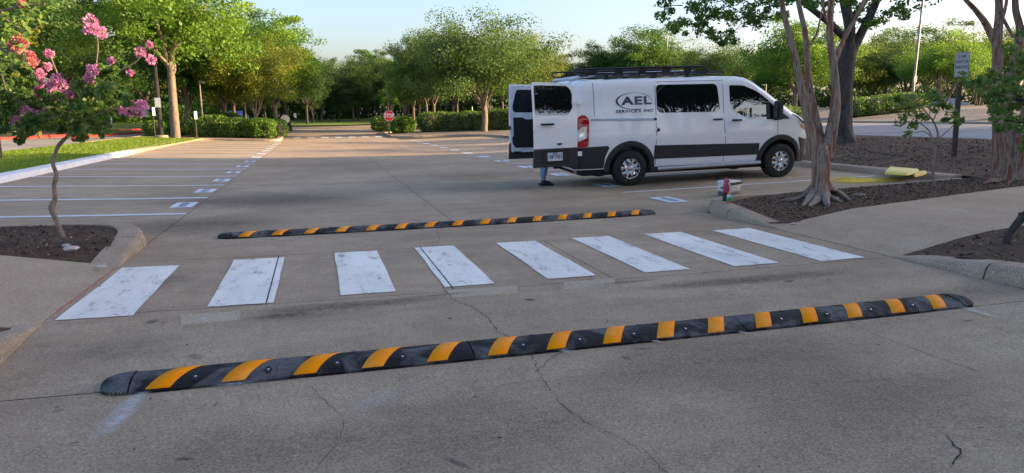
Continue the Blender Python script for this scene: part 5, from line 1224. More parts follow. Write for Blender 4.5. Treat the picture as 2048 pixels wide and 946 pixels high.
# leaning stub with its leafy branch at the right edge
b4 = G(2012, 508); D4 = float((b4-np.array([0, 0, HC]))@fw)
t = empty('crape_myrtle', b4, 'short crooked dark stem with a leafy branch reaching in at the right edge', 'tree', 'crape myrtles in the planting beds')
s4 = [[(2010, 512, 9, D4), (2013, 492, 7.5, D4), (2017, 470, 7, D4), (2030, 452, 7, D4), (2046, 434, 8, D4), (2085, 400, 7, D4), (2110, 330, 6, D4+.1), (2100, 240, 5, D4+.2), (2080, 190, 4, D4+.3)], [(2040, 440, 5, D4), (2042, 425, 4, D4)],
      [(2085, 200, 4, D4+.3), (2040, 200, 3, D4+.5), (2000, 190, 2.2, D4+.7), (1965, 175, 1.5, D4+.8)], [(2095, 250, 3, D4+.3), (2050, 245, 2.5, D4+.5), (2010, 240, 1.6, D4+.6)], [(2085, 200, 3, D4+.4), (2060, 150, 2.5, D4+.5), (2040, 110, 2, D4+.6)]]
link('trunk', stem_mesh(stems(s4, b4), b4, 10, .09), 'bark_dark', t)
cl = []
for x0, x1, y0, y1, nn in ((1925, 2060, 148, 185, 26), (1960, 2060, 175, 205, 18), (1995, 2060, 215, 262, 16), (2010, 2070, 90, 150, 16), (2040, 2160, 60, 300, 50), (1978, 2010, 232, 262, 6), (1985, 2048, 195, 225, 6)):
    for _ in range(nn): cl.append((q_.uniform(x0, x1), q_.uniform(y0, y1), q_.uniform(9, 15), D4+q_.uniform(.1, .9)))
link('crown', clumps_at(cl, 30, .042, 26, b4), 'leaf_crape', t)

# pink flowered crape myrtle in the left bed
b5 = G(128, 478, Z, .1); D5 = float((b5-np.array([0, 0, HC]))@fw)
t = empty('crape_myrtle', b5, 'thin crooked trunk with pink blossoms growing from the left mulch bed', 'tree', 'crape myrtles in the planting beds')
s5 = [[(132, 486, 11, D5), (124, 470, 9, D5), (114, 445, 8.5, D5), (106, 425, 9, D5), (104, 412, 10.5, D5), (110, 395, 8, D5), (108, 372, 7, D5), (112, 358, 8, D5), (112, 345, 7, D5), (106, 328, 6.5, D5), (112, 305, 6, D5), (118, 290, 6.5, D5), (132, 275, 6, D5), (150, 258, 5.5, D5)],
      [(148, 262, 4, D5), (147, 240, 3.5, D5), (140, 205, 3, D5-.1), (120, 160, 2.5, D5-.2), (100, 110, 2, D5-.2)], [(148, 262, 4.5, D5), (165, 240, 3.5, D5+.1), (185, 200, 3, D5+.2), (190, 150, 2.5, D5+.2), (196, 90, 2, D5+.2), (188, 55, 1.5, D5+.2)],
      [(168, 240, 3, D5), (205, 225, 2.5, D5), (240, 215, 2, D5), (272, 218, 1.5, D5)], [(140, 225, 3, D5), (90, 215, 2.5, D5), (50, 210, 2, D5-.2), (20, 235, 1.5, D5-.3)], [(185, 170, 2, D5), (230, 145, 1.8, D5), (270, 125, 1.5, D5), (290, 100, 1, D5)], [(120, 165, 2, D5), (70, 150, 1.6, D5-.2), (30, 130, 1.3, D5-.3)]]
link('trunk', stem_mesh(stems(s5, b5, .56), b5, 9, .08), 'bark_young', t)
cl = []
def inpoly(n, poly, r0, r1, d0, d1):
    xs = [p[0] for p in poly]; ys = [p[1] for p in poly]; k = 0
    while k < n:
        x, y = q_.uniform(min(xs), max(xs)), q_.uniform(min(ys), max(ys))
        if inside(np.array([x]), np.array([y]), poly)[0]: cl.append((x, y, q_.uniform(r0, r1), D5+q_.uniform(d0, d1))); k += 1
inpoly(170, [(-60, 150), (60, 150), (120, 185), (190, 150), (250, 160), (262, 205), (250, 232), (215, 240), (205, 262), (165, 280), (125, 285), (112, 255), (60, 262), (50, 285), (35, 282), (25, 262), (-60, 262)], 10, 19, -.7, .8)
inpoly(50, [(-60, 90), (40, 90), (60, 150), (-60, 150)], 9, 16, -.7, .5)
inpoly(14, [(190, 120), (265, 130), (290, 150), (250, 165), (190, 155)], 6, 12, -.3, .5)
inpoly(10, [(228, 205), (285, 200), (265, 235), (228, 235)], 6, 10, -.2, .3)
link('crown', clumps_at(cl, 62, .052, 27, b5, .42), 'leaf_crape', t)
def blossom(x, y, rp, D, base, par, mat, seed):
    q = np.random.default_rng(seed); c = P(x, y, D)-base; br = rp/F*D; n = int(60+rp*14); v = q.normal(size=(n, 3)); v /= np.linalg.norm(v, axis=1)[:, None]; v *= (.75+.3*q.random(n))[:, None]*br
    lum = 1+.28*np.sin(v[:, 0]/br*5+seed)*np.sin(v[:, 2]/br*5+seed*2); v *= lum[:, None]
    link('flower_cluster', leaf_mesh('fl', c+v, .022*(.7+.6*q.random(n)), np.clip(.55+.25*q.normal(size=n), 0, 1), aspect=.9, seed=seed), mat, par)
bl = [(182, 42, 12), (176, 58, 9), (190, 60, 10), (203, 65, 10), (300, 90, 6), (281, 104, 9), (303, 120, 9), (222, 122, 6), (260, 145, 6), (185, 140, 10), (176, 159, 7), (184, 171, 8), (98, 108, 8), (95, 133, 7), (79, 147, 9), (113, 158, 10), (122, 170, 11), (104, 172, 8), (110, 188, 11), (97, 192, 6), (78, 168, 9), (80, 183, 12), (41, 81, 0), (140, 190, 8), (49, 180, 6), (49, 199, 6),
      (52, 222, 9), (64, 226, 8), (95, 222, 7), (78, 226, 5), (32, 242, 10), (154, 240, 8), (151, 250, 6), (262, 222, 11), (272, 213, 10), (278, 226, 8), (285, 210, 9), (244, 222, 6), (60, 110, 8), (70, 122, 7)]
for i, (x, y, r_) in enumerate(bl):
    if r_: blossom(x, y, r_*1.05, D5+rnd.uniform(-.5, -.1), b5, t, 'petal', 40+i)
# nearer branch with large leaves at the upper left corner
Db = 5.2; bb = P(-160, 60, Db); bz_ = np.array([bb[0], bb[1], float(Z(bb[0], bb[1]))+.09])
t = empty('crape_myrtle', bz_, 'near branch of large green leaves and coral blossoms hanging into the upper left corner', 'tree', 'crape myrtles in the planting beds')
s6 = [[(-190, 520, 16, Db), (-180, 400, 15, Db), (-165, 250, 13, Db), (-150, 100, 11, Db), (-120, -20, 8, Db), (-80, -100, 6, Db)], [(-150, 110, 6, Db), (-80, 60, 5, Db), (-20, 30, 3, Db), (30, 15, 2.5, Db), (90, 8, 1.5, Db)], [(-60, 50, 4, Db), (-10, 90, 3, Db), (25, 110, 2, Db), (55, 125, 1.5, Db)],
      [(-20, 95, 3, Db), (0, 140, 2, Db), (12, 180, 1.5, Db)], [(0, 30, 2.5, Db), (35, 55, 2, Db), (60, 60, 1.5, Db), (82, 50, 1, Db)]]
pts6 = stems(s6, bz_); p0 = pts6[0]; p0.insert(0, (bz_[0]-.1, bz_[1], bz_[2]-.1, .065))
link('trunk', stem_mesh(pts6, bz_, 8, .05), 'bark_young', t)
lm = bpy.data.meshes.new('leaf'); lv = [(0, 0, 0), (.3, .22, .02), (.62, .27, 0), (.88, .17, -.02), (1, 0, -.05), (.88, -.17, -.02), (.62, -.27, 0), (.3, -.22, .02), (.3, 0, -.03), (.62, 0, -.05)]
lm.from_pydata(lv, [], [(0, 8, 1), (8, 9, 2, 1), (9, 4, 3, 2), (0, 7, 8), (7, 6, 9, 8), (6, 5, 4, 9)]); lms = []
for k in range(3):
    m_ = lm.copy(); at = m_.attributes.new('tone', 'FLOAT', 'POINT'); at.data.foreach_set('value', [(.35, .6, .9)[k]]*10); m_.materials.append(MATS['leaf_near']); lms.append(m_)
areas = [(-30, 112, -20, 28, 46), (-30, 60, 20, 75, 50), (-20, 30, 60, 140, 34), (-20, 22, 130, 200, 22), (40, 80, 5, 45, 14), (20, 55, 85, 130, 20), (60, 88, 15, 62, 8)]
for x0, x1, y0, y1, n in areas:
    for _ in range(int(n*1.5)):
        o = link('leaf', lms[q_.choice([0, 0, 1, 1, 2])], None, t, loc=P(q_.uniform(x0, x1), q_.uniform(y0, y1), Db+q_.uniform(-.25, .3))-bz_)
        s_ = q_.uniform(.045, .068); o.scale = (s_, s_, s_); o.rotation_euler = (q_.uniform(-1, 1), q_.uniform(-.5, 1.2), q_.uniform(0, 6.3))
for i, (x, y, r_) in enumerate([(40, 78, 10), (25, 90, 9), (33, 98, 8), (48, 86, 7), (60, 112, 9), (62, 124, 9), (55, 120, 8), (44, 8, 6)]): blossom(x, y, r_, Db, bz_, t, 'petal_coral', 90+i)
cl2 = [(72, 62, 9, Db+.1), (80, 50, 7, Db+.1), (66, 75, 8, Db+.1), (45, 130, 8, Db+.1), (30, 150, 8, Db+.1), (70, 88, 6, Db+.1)]
link('seed_heads', clumps_at(cl2, 60, .018, 29, bz_, .8), 'leaf_gold', t, kind='stuff')

# ------------------------------------------------------------------ signs, poles and posts
def octagon(r_, y0, y1):
    v = [(r_*math.cos(R(22.5+45*k)), y, r_*math.sin(R(22.5+45*k))) for y in (y0, y1) for k in range(8)]
    return v, [tuple(range(8)), tuple(range(8, 16))[::-1]] + [(k, (k+1) % 8, 8+(k+1) % 8, 8+k) for k in range(8)]
def text_up(body, size, x, y, z, mat, parent, bold=.004, face=-1, sx=1., sy=1.):
    me = text_mesh(body, size, bold=bold); me.transform(Matrix.Scale(sx, 4, (1, 0, 0)) @ Matrix.Scale(sy, 4, (0, 1, 0))); me.transform(Matrix.Rotation(R(90), 4, 'X')); me.transform(Matrix.Translation((x, y, z))); link('lettering', me, mat, parent)
def post(name, parent, h, w, mat, zb=-.2):
    mb = MB(); mb.box((-w/2, -w/2, zb), (w/2, w/2, h)); return link(name, mb.mesh('post'), mat, parent)
# stop sign
bp_ = np.array([5.2, 51.2, 0]); bp_[2] = Z(bp_[0], bp_[1])+.12; bp_[0] = atY(777, 51.2)
t = empty('stop_sign', bp_, 'red octagonal stop sign facing the camera beside the bushes', 'sign', 'stop signs round the lot', rz=R(-6)); post('post', t, 1.8, .07, 'green_post')
mb = MB(); mb.add(*octagon(.40, -.045, -.040)); w_ = link('border', mb.mesh('o'), 'sign_white', t, loc=(0, 0, 1.38)); mb = MB(); mb.add(*octagon(.372, -.05, -.0455)); f_ = link('face', mb.mesh('o'), 'sign_red', t, loc=(0, 0, 1.38))
text_up('STOP', .34, 0, -.053, 0, 'sign_white', f_, bold=.012, sx=.82, sy=1.15)
for (px, Y, rr_, zc_, lab) in [(568, 60, .37, 1.15, 'back of an octagonal sign on a green post right of the left hedge'), (996, 66, .37, 1.1, 'back of an octagonal sign above the long right hedge beside the van door'), (266, 74, .36, 1.2, 'back of an octagonal sign on the lawn beyond the red kerbs')]:
    X = atY(px, Y); t = empty('stop_sign', (X, Y, float(Z(X, Y))), lab, 'sign', 'stop signs round the lot'); post('post', t, zc_+.3, .06, 'green_post')
    mb = MB(); mb.add(*octagon(rr_, -.02, .02)); link('sign_plate', mb.mesh('o'), 'sign_back', t, loc=(0, -.05, zc_))
def plate_sign(px, Y, w, h, zc_, ph, lab, mat='sign_white', pmat='brown_post', rz=0., zf=Z, X=None, tilt=0., name='parking_sign', pw=.05):
    X = atY(px, Y) if X is None else X; t = empty(name, (X, Y, float(zf(X, Y))), lab, 'sign', 'small signs on posts', rot=(0, tilt, rz)); post('post', t, ph, pw, pmat)
    mb = MB(); mb.box((-w/2, -.035-pw/2, zc_-h/2), (w/2, -.030-pw/2, zc_+h/2)); link('sign_plate', mb.mesh('sp'), mat, t); return t
plate_sign(303, 44, .30, .46, 1.66, 1.9, 'narrow white sign seen edge on, standing on the lawn left of the dark lamp pole', rz=R(75))
plate_sign(387, 46.5, .30, .46, 1.5, 1.72, 'narrow white sign seen nearly edge on in front of the low hedge', rz=R(68))
t = plate_sign(287, 62, .45, .50, 1.35, 1.6, 'small square sign with pale pink face standing on the red kerbed island')
plate_sign(943, 57, .3, .40, 1.75, 2.0, 'thin post with small plate rising from the long right hedge', rz=R(70))
plate_sign(588, 70, .25, .40, 1.3, 1.5, 'tiny sign beside the dark trunk left of the aisle end', rz=R(20))
t = plate_sign(4, 17, .3, .4, 1.9, 1.7, 'dark brown post at the left edge of the lawn', X=atY(3, 24), rz=0); t.location = (*G(5, 326)[:2], float(G(5, 326)[2])+.1)
# leaning two hour sign
b6 = G(1908, 312, ZB); D6 = float((b6-np.array([0, 0, HC]))@fw); sc6 = D6/F
hgt = (312-112)*sc6
t = empty('parking_sign', b6, 'white two hour visitor parking sign on a leaning dark post right of the sapling', 'sign', 'small signs on posts', rot=(R(0), R(-2.5), R(-24)))
post('post', t, hgt, .085, 'brown_post')
sw, sh = .30, .54; zc6 = hgt-.5*sh+.02
mb = MB(); c = rounded([(-sw/2, zc6-sh/2), (sw/2, zc6-sh/2), (sw/2, zc6+sh/2), (-sw/2, zc6+sh/2)], .03); n = len(c)
mb.add([(a, -.062, b) for a, b in c] + [(a, -.056, b) for a, b in c], [tuple(range(n)), tuple(range(n, 2*n))[::-1]] + [(k, (k+1) % n, n+(k+1) % n, n+k) for k in range(n)])
sp6 = link('sign_plate', mb.mesh('sp'), 'sign_white', t)
i1, i2 = rounded([(-sw/2+.012, zc6-sh/2+.012), (sw/2-.012, zc6-sh/2+.012), (sw/2-.012, zc6+sh/2-.012), (-sw/2+.012, zc6+sh/2-.012)], .025), rounded([(-sw/2+.018, zc6-sh/2+.018), (sw/2-.018, zc6-sh/2+.018), (sw/2-.018, zc6+sh/2-.018), (-sw/2+.018, zc6+sh/2-.018)], .02)
mb = MB(); n = len(i1); mb.add([(a, -.0635, b) for a, b in i1+i2], [(k, (k+1) % n, n+(k+1) % n, n+k) for k in range(n)]); link('printed_border', mb.mesh('pb'), 'sign_black', sp6)
for body_, zz, sz in (('2 HR.', .17, .10), ('VISITOR', .055, .10), ('PARKING', -.06, .10)): text_up(body_, sz, 0, -.0642, zc6+zz, 'sign_black', sp6, bold=.001, sx=.68 if len(body_) > 5 else .85)
mb = MB(); mb.add([(-.09, -.0642, zc6-.165), (-.045, -.0642, zc6-.135), (-.045, -.0642, zc6-.155), (.08, -.0642, zc6-.155), (.08, -.0642, zc6-.175), (-.045, -.0642, zc6-.175), (-.045, -.0642, zc6-.195)], [(0, 6, 1), (2, 5, 4, 3)]); link('arrow', mb.mesh('ar'), 'sign_black', sp6)
for zz in (.25, -.235): mb = MB(); mb.lathe([(.009, 0), (.0, -.006)], 8, 'y', (0, -.063, zc6+zz)); link('bolt', mb.mesh('b'), 'rubber', sp6)
# lamp poles
def lamp_pole(px, Y, h, r0, mat, lab, head=1, base=0, plate=None, X=None, hw=.55):
    X = atY(px, Y) if X is None else X; t = empty('lamp_pole', (X, Y, float(Z(X, Y))), lab, 'lamp pole', 'parking lot lamp poles')
    mb = MB(); mb.tube([(0, 0, 0), (0, 0, h*.5), (0, 0, h)], [r0, r0*.85, r0*.7], 8); link('pole', mb.mesh('p', True), mat, t)
    if head:
        mb = MB(); mb.box((0, -.03, h-.12), (hw*head, .03, h-.05)); mb.box((min(hw*head, hw*head*1.9), -.15, h-.16), (max(hw*head, hw*head*1.9), .15, h-.03)); link('lamp_head', mb.mesh('lh'), mat, t)
    if base: mb = MB(); mb.lathe([(.0, -.1), (.38, -.1), (.38, .22), (.34, .26), (0, .26)], 24); link('concrete_base', mb.mesh('cb', True), 'kerb', t)
    if plate: mb = MB(); mb.box((-.16, -r0-.03, plate-.28), (.16, -r0-.02, plate+.28)); link('notice_plate', mb.mesh('np'), 'sign_white', t)
    return t
lamp_pole(316, 46.8, 9.5, .13, 'pole_dark', 'tall dark lamp pole on a round concrete base left of the tall tree', 1, 1, 2.2)
lamp_pole(402, 50.5, 3.7, .06, 'pole_grey', 'short grey lamp pole with a small arm behind the left hedge', 1, hw=.15)
lamp_pole(776, 66, 3.5, .10, 'pole_grey', 'grey wooden looking pole directly behind the stop sign', 0)
lamp_pole(1824, 52, 12, .12, 'pole_grey', 'tall grey lamp pole with a white notice beyond the side road', -1, 0, 3.2)
lamp_pole(1116, 120, 9.3, .10, 'pole_grey', 'thin lamp pole in the sky gap behind the rear of the van', 1)
lamp_pole(1330, 84, 9.6, .10, 'pole_grey', 'thin lamp pole standing before the dark tree above the roof rack', 0)
lamp_pole(1530, 70, 3.3, .09, 'pole_grey', 'short lamp pole rising behind the windscreen of the van', -1, hw=.25)
lamp_pole(1984, 95, 11.5, .11, 'pole_grey', 'distant lamp pole top left of the right hand fanned tree', 0)
# bollards by the drive, hydrant like post
for px, Y, mat, hh, rr_, lab in [(70, 47, 'yellow', .95, .13, 'yellow bollard on the verge under the pink blossoms'), (62, 48, 'stone', .85, .14, 'grey bollard just left of the yellow bollard'), (22, 47, 'stone', .8, .10, 'pale bollard near the left edge of the verge'), (218, 66, 'sign_white', 1.5, .07, 'slim white post on the lawn beyond the red kerb')]:
    X = atY(px, Y); t = empty('bollard', (X, Y, float(Z(X, Y))), lab, 'bollard', 'bollards beyond the drive'); mb = MB(); mb.lathe([(rr_, -.1), (rr_, hh*.9), (rr_*.8, hh*.97), (.0, hh)], 14); link('body', mb.mesh('bd', True), mat, t)
    mb = MB(); mb.lathe([(rr_*1.03, hh*.6), (rr_*1.05, hh*.63), (rr_*1.05, hh*.68), (rr_*1.03, hh*.71)], 14); link('band', mb.mesh('bn', True), 'pole_dark' if mat == 'yellow' else 'sign_back', t)

# ------------------------------------------------------------------ things on and by the right kerb
plain('cool_white', (.58, .60, .58), .45, var=.04); plain('cool_grey', (.11, .13, .14), .5); plain('cherry', (.38, .02, .065), .28, coat=.6); plain('plum', (.035, .012, .03), .3, coat=.5)
plain('cap_orange', (.85, .22, .05), .4); plain('label_green', (.01, .32, .10), .35); plain('bottle_clear', (.55, .60, .62), .15); plain('juice', (.65, .10, .16), .2); plain('board_pale', (.72, .60, .10), .5); plain('board_yellow', (.78, .52, .02), .45); plain('denim', (.14, .24, .36), .85, var=.3, scale=25); plain('shirt', (.05, .06, .08), .8); plain('skin', (.45, .28, .2), .5); plain('shoe', (.012, .012, .014), .6); plain('hair', (.03, .02, .015), .6)
c0_ = G(1457, 391); t = empty('cooler', c0_, 'small white lunch cooler with grey base standing in the stall behind the red tumbler', 'cooler', rz=R(28))
def rbox(w, d, z0, z1, r_=.04, tp=1., ch=.02):
    a = rounded([(-w/2, -d/2), (w/2, -d/2), (w/2, d/2), (-w/2, d/2)], r_); n = len(a); mb = MB(); lv = [(z0, tp-.04), (z0+ch, tp), (z1-ch, 1), (z1, .94)]
    V = [(x*s_, y*s_, z) for z, s_ in lv for x, y in a]; mb.add(V, [(i*n+k, i*n+(k+1) % n, (i+1)*n+(k+1) % n, (i+1)*n+k) for i in range(3) for k in range(n)] + [tuple(range(n))[::-1], tuple(3*n+k for k in range(n))]); return mb
link('base', rbox(.37, .25, .0, .085, .04, .93).mesh('b', True), 'cool_grey', t); link('box', rbox(.375, .255, .085, .215, .04).mesh('b', True), 'cool_white', t); link('lid', rbox(.39, .27, .215, .265, .045).mesh('b', True), 'cool_white', t)
mb = MB(); mb.box((-.17, -.148, .205), (.17, -.136, .222)); mb.tube([(-.19, -.08, .22), (-.19, -.145, .24), (.19, -.145, .24), (.19, -.08, .22)], .008, 6); link('handle', mb.mesh('h'), 'rubber', t)
mb = MB(); mb.box((-.193, -.05, .13), (-.188, .05, .17)); link('name_tag', mb.mesh('nt'), 'cool_grey', t)
kt = G(1451, 402, Z, .15); t = empty('tumbler', kt, 'tall red steel bottle with dark lower half standing on the kerb tip', 'bottle')
mb = MB(); mb.lathe([(.0, 0), (.043, 0), (.046, .01), (.046, .13)], 24); link('lower_body', mb.mesh('l', True), 'plum', t); mb = MB(); mb.lathe([(.046, .13), (.047, .24), (.044, .26), (.034, .275), (.034, .285)], 24); link('upper_body', mb.mesh('l', True), 'cherry', t)
mb = MB(); mb.lathe([(.034, .285), (.043, .287), (.043, .315), (.038, .325), (.0, .325)], 24); lid_ = link('lid', mb.mesh('l', True), 'cherry', t); mb = MB(); mb.tube([(-.03, 0, .32), (-.025, 0, .345), (.025, 0, .345), (.03, 0, .32)], .006, 6); link('carry_loop', mb.mesh('c', True), 'cherry', lid_)
kt = G(1457, 406, Z, .15); t = empty('juice_bottle', kt, 'little drink bottle with orange cap and green label in front of the red tumbler', 'bottle')
mb = MB(); mb.lathe([(.0, 0), (.027, 0), (.031, .008), (.031, .03)], 18); link('bottom', mb.mesh('l', True), 'juice', t); mb = MB(); mb.lathe([(.0315, .028), (.0325, .03), (.0325, .085), (.0315, .087)], 18); link('label', mb.mesh('l', True), 'label_green', t)
mb = MB(); mb.lathe([(.031, .085), (.031, .10), (.027, .118), (.017, .13), (.015, .14)], 18); link('shoulder', mb.mesh('l', True), 'bottle_clear', t); mb = MB(); mb.lathe([(.019, .135), (.019, .162), (.0, .163)], 18); link('cap', mb.mesh('l', True), 'cap_orange', t)
# yellow boards lying on the kerb
def ZK(X, Y): return np.maximum(Z(X, Y)+.14, ZB(X, Y)+.02)
for i, (pp, hh, mt, lab) in enumerate([([(1768, 346), (1778, 335), (1838, 338), (1840, 341), (1826, 347), (1815, 350), (1770, 349)], .035, 'board_pale', 'pale yellow parking block lying on the kerb behind the yellow stain'), ([(1826, 352), (1840, 345), (1852, 343), (1854, 347), (1846, 351), (1830, 355)], .04, 'board_yellow', 'orange yellow wedge at the right end of the pale block')]):
    q4 = np.array([G(x, y, ZK) for x, y in pp]); m0 = q4.mean(0); n = len(pp); rz_ = 0
    V = [p-m0 for p in q4] + [p-m0+np.array([0, 0, hh]) for p in ((q4-m0)*.93+m0)]
    V = np.array(V); V[:n, 2] = min(V[:n, 2]); V[n:, 2] = min(V[:n, 2])+hh
    mb = MB(); mb.add(V, [tuple(range(n)), tuple(range(n, 2*n))] + [(k, (k+1) % n, n+(k+1) % n, n+k) for k in range(n)])
    bm = bmesh.new(); vs = [bm.verts.new(v) for v in mb.v]; [bm.faces.new([vs[j] for j in f]) for f in mb.f]; bmesh.ops.recalc_face_normals(bm, faces=bm.faces[:]); bmesh.ops.bevel(bm, geom=bm.edges[:], offset=.01, segments=2, affect='EDGES')
    tag(link('parking_block', bm_mesh('pb', bm, True, 40), mt, loc=m0), lab, 'parking block')
yg = G(1740, 362); film('paint_spill', yg[0], yg[1]+.1, .8, .55, R(-8), 'yellow_powder', .009, .8, s=1.); yg = G(1700, 357); film('paint_spill', yg[0]-.1, yg[1]+.1, .4, .2, R(-25), 'yellow_powder', .011, 1.0, s=.8); yg = G(1733, 377); film('paint_spill', yg[0], yg[1], .08, .06, 0, 'yellow_powder', .012, 1., s=.8)
# stones
def rock(loc, s, lab, seed, mat='stone'):
    bm = bmesh.new(); bmesh.ops.create_icosphere(bm, subdivisions=2, radius=1); q = random.Random(seed)
    for v in bm.verts: v.co *= 1+.22*math.sin(v.co.x*4+seed)*math.cos(v.co.y*5+seed)+q.uniform(-.08, .08); v.co.x *= s[0]; v.co.y *= s[1]; v.co.z *= s[2]
    tag(link('stone', bm_mesh('st', bm, True, 30), mat, loc=loc), lab, 'stone', 'loose stones')
rock(G(141, 497, Z, .12), (.075, .05, .03), 'pale stone below the crooked trunk in the left bed', 1); rock(G(132, 491, Z, .115), (.04, .03, .02), 'small pale stone touching the larger one in the left bed', 2)
rock(G(200, 533, Z, .05), (.06, .035, .018), 'chip of broken concrete at the left kerb corner', 3); rock(G(1675, 396, ZB, .01), (.0, .0, .0) if False else (.03, .02, .015), 'small stone beside the roots of the multi stemmed tree', 4)
rock(G(1720, 389, ZB, .005), (.11, .05, .012), 'flat pale stone on the mulch right of the rust barked tree', 5); rock(G(407, 637, Z, .001), (.03, .022, .004), 'white fleck of paint in front of the second crosswalk stripe', 6); rock(G(1587, 447, ZB, .0), (.04, .03, .015), 'light stone where the mulch meets the slanting walk', 7)
# fallen leaves on the concrete
lf_pts = [(950, 797), (432, 812), (1152, 765), (710, 705), (855, 757), (1620, 652), (560, 716), (840, 705), (1075, 655), (530, 300), (1820, 610), (1335, 700), (1700, 690), (1860, 655), (150, 890), (1215, 645), (700, 560), (1290, 745), (520, 915), (1250, 660), (1420, 650), (385, 410), (1800, 440), (1865, 418), (1930, 470), (1720, 455), (900, 640), (1960, 860), (1000, 880), (1450, 880), (90, 600), (200, 575)]
V = np.array([G(x, y)+np.array([0, 0, .012]) for x, y in lf_pts]); link('fallen_leaves', leaf_mesh('fl', V, .04, np.random.default_rng(3).random(len(V))*.9, flat=.85, aspect=.4, seed=5), 'leaf_litter' if 'leaf_litter' in MATS else leaf_mat('leaf_litter', (.06, .025, .012), (.16, .07, .03), (.25, .15, .06), .1).name, kind='stuff')
me = [o for o in C.objects if o.name == 'fallen_leaves'][0].data; me.materials.clear(); me.materials.append(MATS['leaf_litter'])
q = np.random.default_rng(9); n = 160; X = q.uniform(-1.8, 5.4, n); Y = 2.5+9*q.random(n); link('debris', leaf_mesh('db', np.stack([X, Y, Z(X, Y)+.006], 1), .010+.02*q.random(n)**2, q.random(n)*.4, flat=.85, aspect=.5, seed=8), 'leaf_litter', kind='stuff')
# blossom petals caught along the kerb by the first stripe
q = np.random.default_rng(10); n = 260; t_ = q.random(n); Y = 5.6+1.6*t_; X = -1.91-.03*q.random(n); link('fallen_petals', leaf_mesh('fp', np.stack([X, Y, Z(X, Y)+.008+.01*q.random(n)], 1), .012, q.random(n)*.3, seed=9), 'petal_coral', kind='stuff')

# ------------------------------------------------------------------ the person behind the open door
def skin_body(name, J, E, mat, parent, lvl=2):
    me = bpy.data.meshes.new(name); me.from_pydata([j[:3] for j in J], E, []); o = bpy.data.objects.new(name, me); C.objects.link(o)
    md = o.modifiers.new('s', 'SKIN'); md.use_smooth_shade = True; o.modifiers.new('u', 'SUBSURF').levels = lvl
    for v, j in zip(me.skin_vertices[0].data, J): v.radius = (j[3], j[4] if len(j) > 4 else j[3])
    me.skin_vertices[0].data[0].use_root = True
    dg = bpy.context.evaluated_depsgraph_get(); m2 = bpy.data.meshes.new_from_object(o.evaluated_get(dg)); bpy.data.objects.remove(o); m2.materials.clear(); m2.polygons.foreach_set('use_smooth', [True]*len(m2.polygons))
    return link(name, m2, mat, parent)
ploc = Vector(orig) + ax3*(-.42) + lf*(.52-.95+.10); ploc.z = float(Z(ploc.x, ploc.y))
ft_ = G(1089, 372); ploc = Vector((ft_[0]+.02, ft_[1]+.16, float(Z(ft_[0], ft_[1]))))
t = empty('person', ploc, 'person in blue jeans and black shoes standing hidden behind the near open van door', 'person', rz=math.atan2(ax3.y, ax3.x))
ph = [(0, 0, .93, .13, .11), (0, -.09, .86, .09), (.03, -.115, .50, .066), (-.005, -.12, .31, .064), (-.03, -.12, .10, .046), (0, .09, .86, .09), (.05, .115, .50, .066), (.03, .12, .31, .062), (.02, .12, .10, .046)]
skin_body('jeans', ph, [(0, 1), (1, 2), (2, 3), (3, 4), (0, 5), (5, 6), (6, 7), (7, 8)], 'denim', t)
up_ = [(0, 0, .95, .12, .15), (0, 0, 1.10, .105, .14), (.01, 0, 1.30, .11, .17), (.01, 0, 1.42, .07, .10), (.02, -.17, 1.40, .055), (.03, -.24, 1.14, .042), (.22, -.22, 1.08, .036), (.02, .17, 1.40, .055), (.04, .24, 1.14, .042), (.24, .20, 1.10, .036)]
skin_body('shirt', up_, [(0, 1), (1, 2), (2, 3), (3, 4), (4, 5), (5, 6), (3, 7), (7, 8), (8, 9)], 'shirt', t)
hd = [(.02, 0, 1.44, .048), (.03, 0, 1.52, .055), (.045, 0, 1.60, .085, .075), (.05, 0, 1.68, .080, .072)]
hb = skin_body('head', hd, [(0, 1), (1, 2), (2, 3)], 'skin', t)
mb = MB(); mb.lathe([(.018, .0), (.012, .03), (.0, .035)], 8, 'x', (.12, 0, 1.60)); link('nose', mb.mesh('n', True), 'skin', hb)
mb = MB(); mb.lathe([(.092, .0), (.094, .05), (.07, .10), (.0, .125)], 16, 'z', (.03, 0, 1.625)); link('hair', mb.mesh('h', True), 'hair', hb)
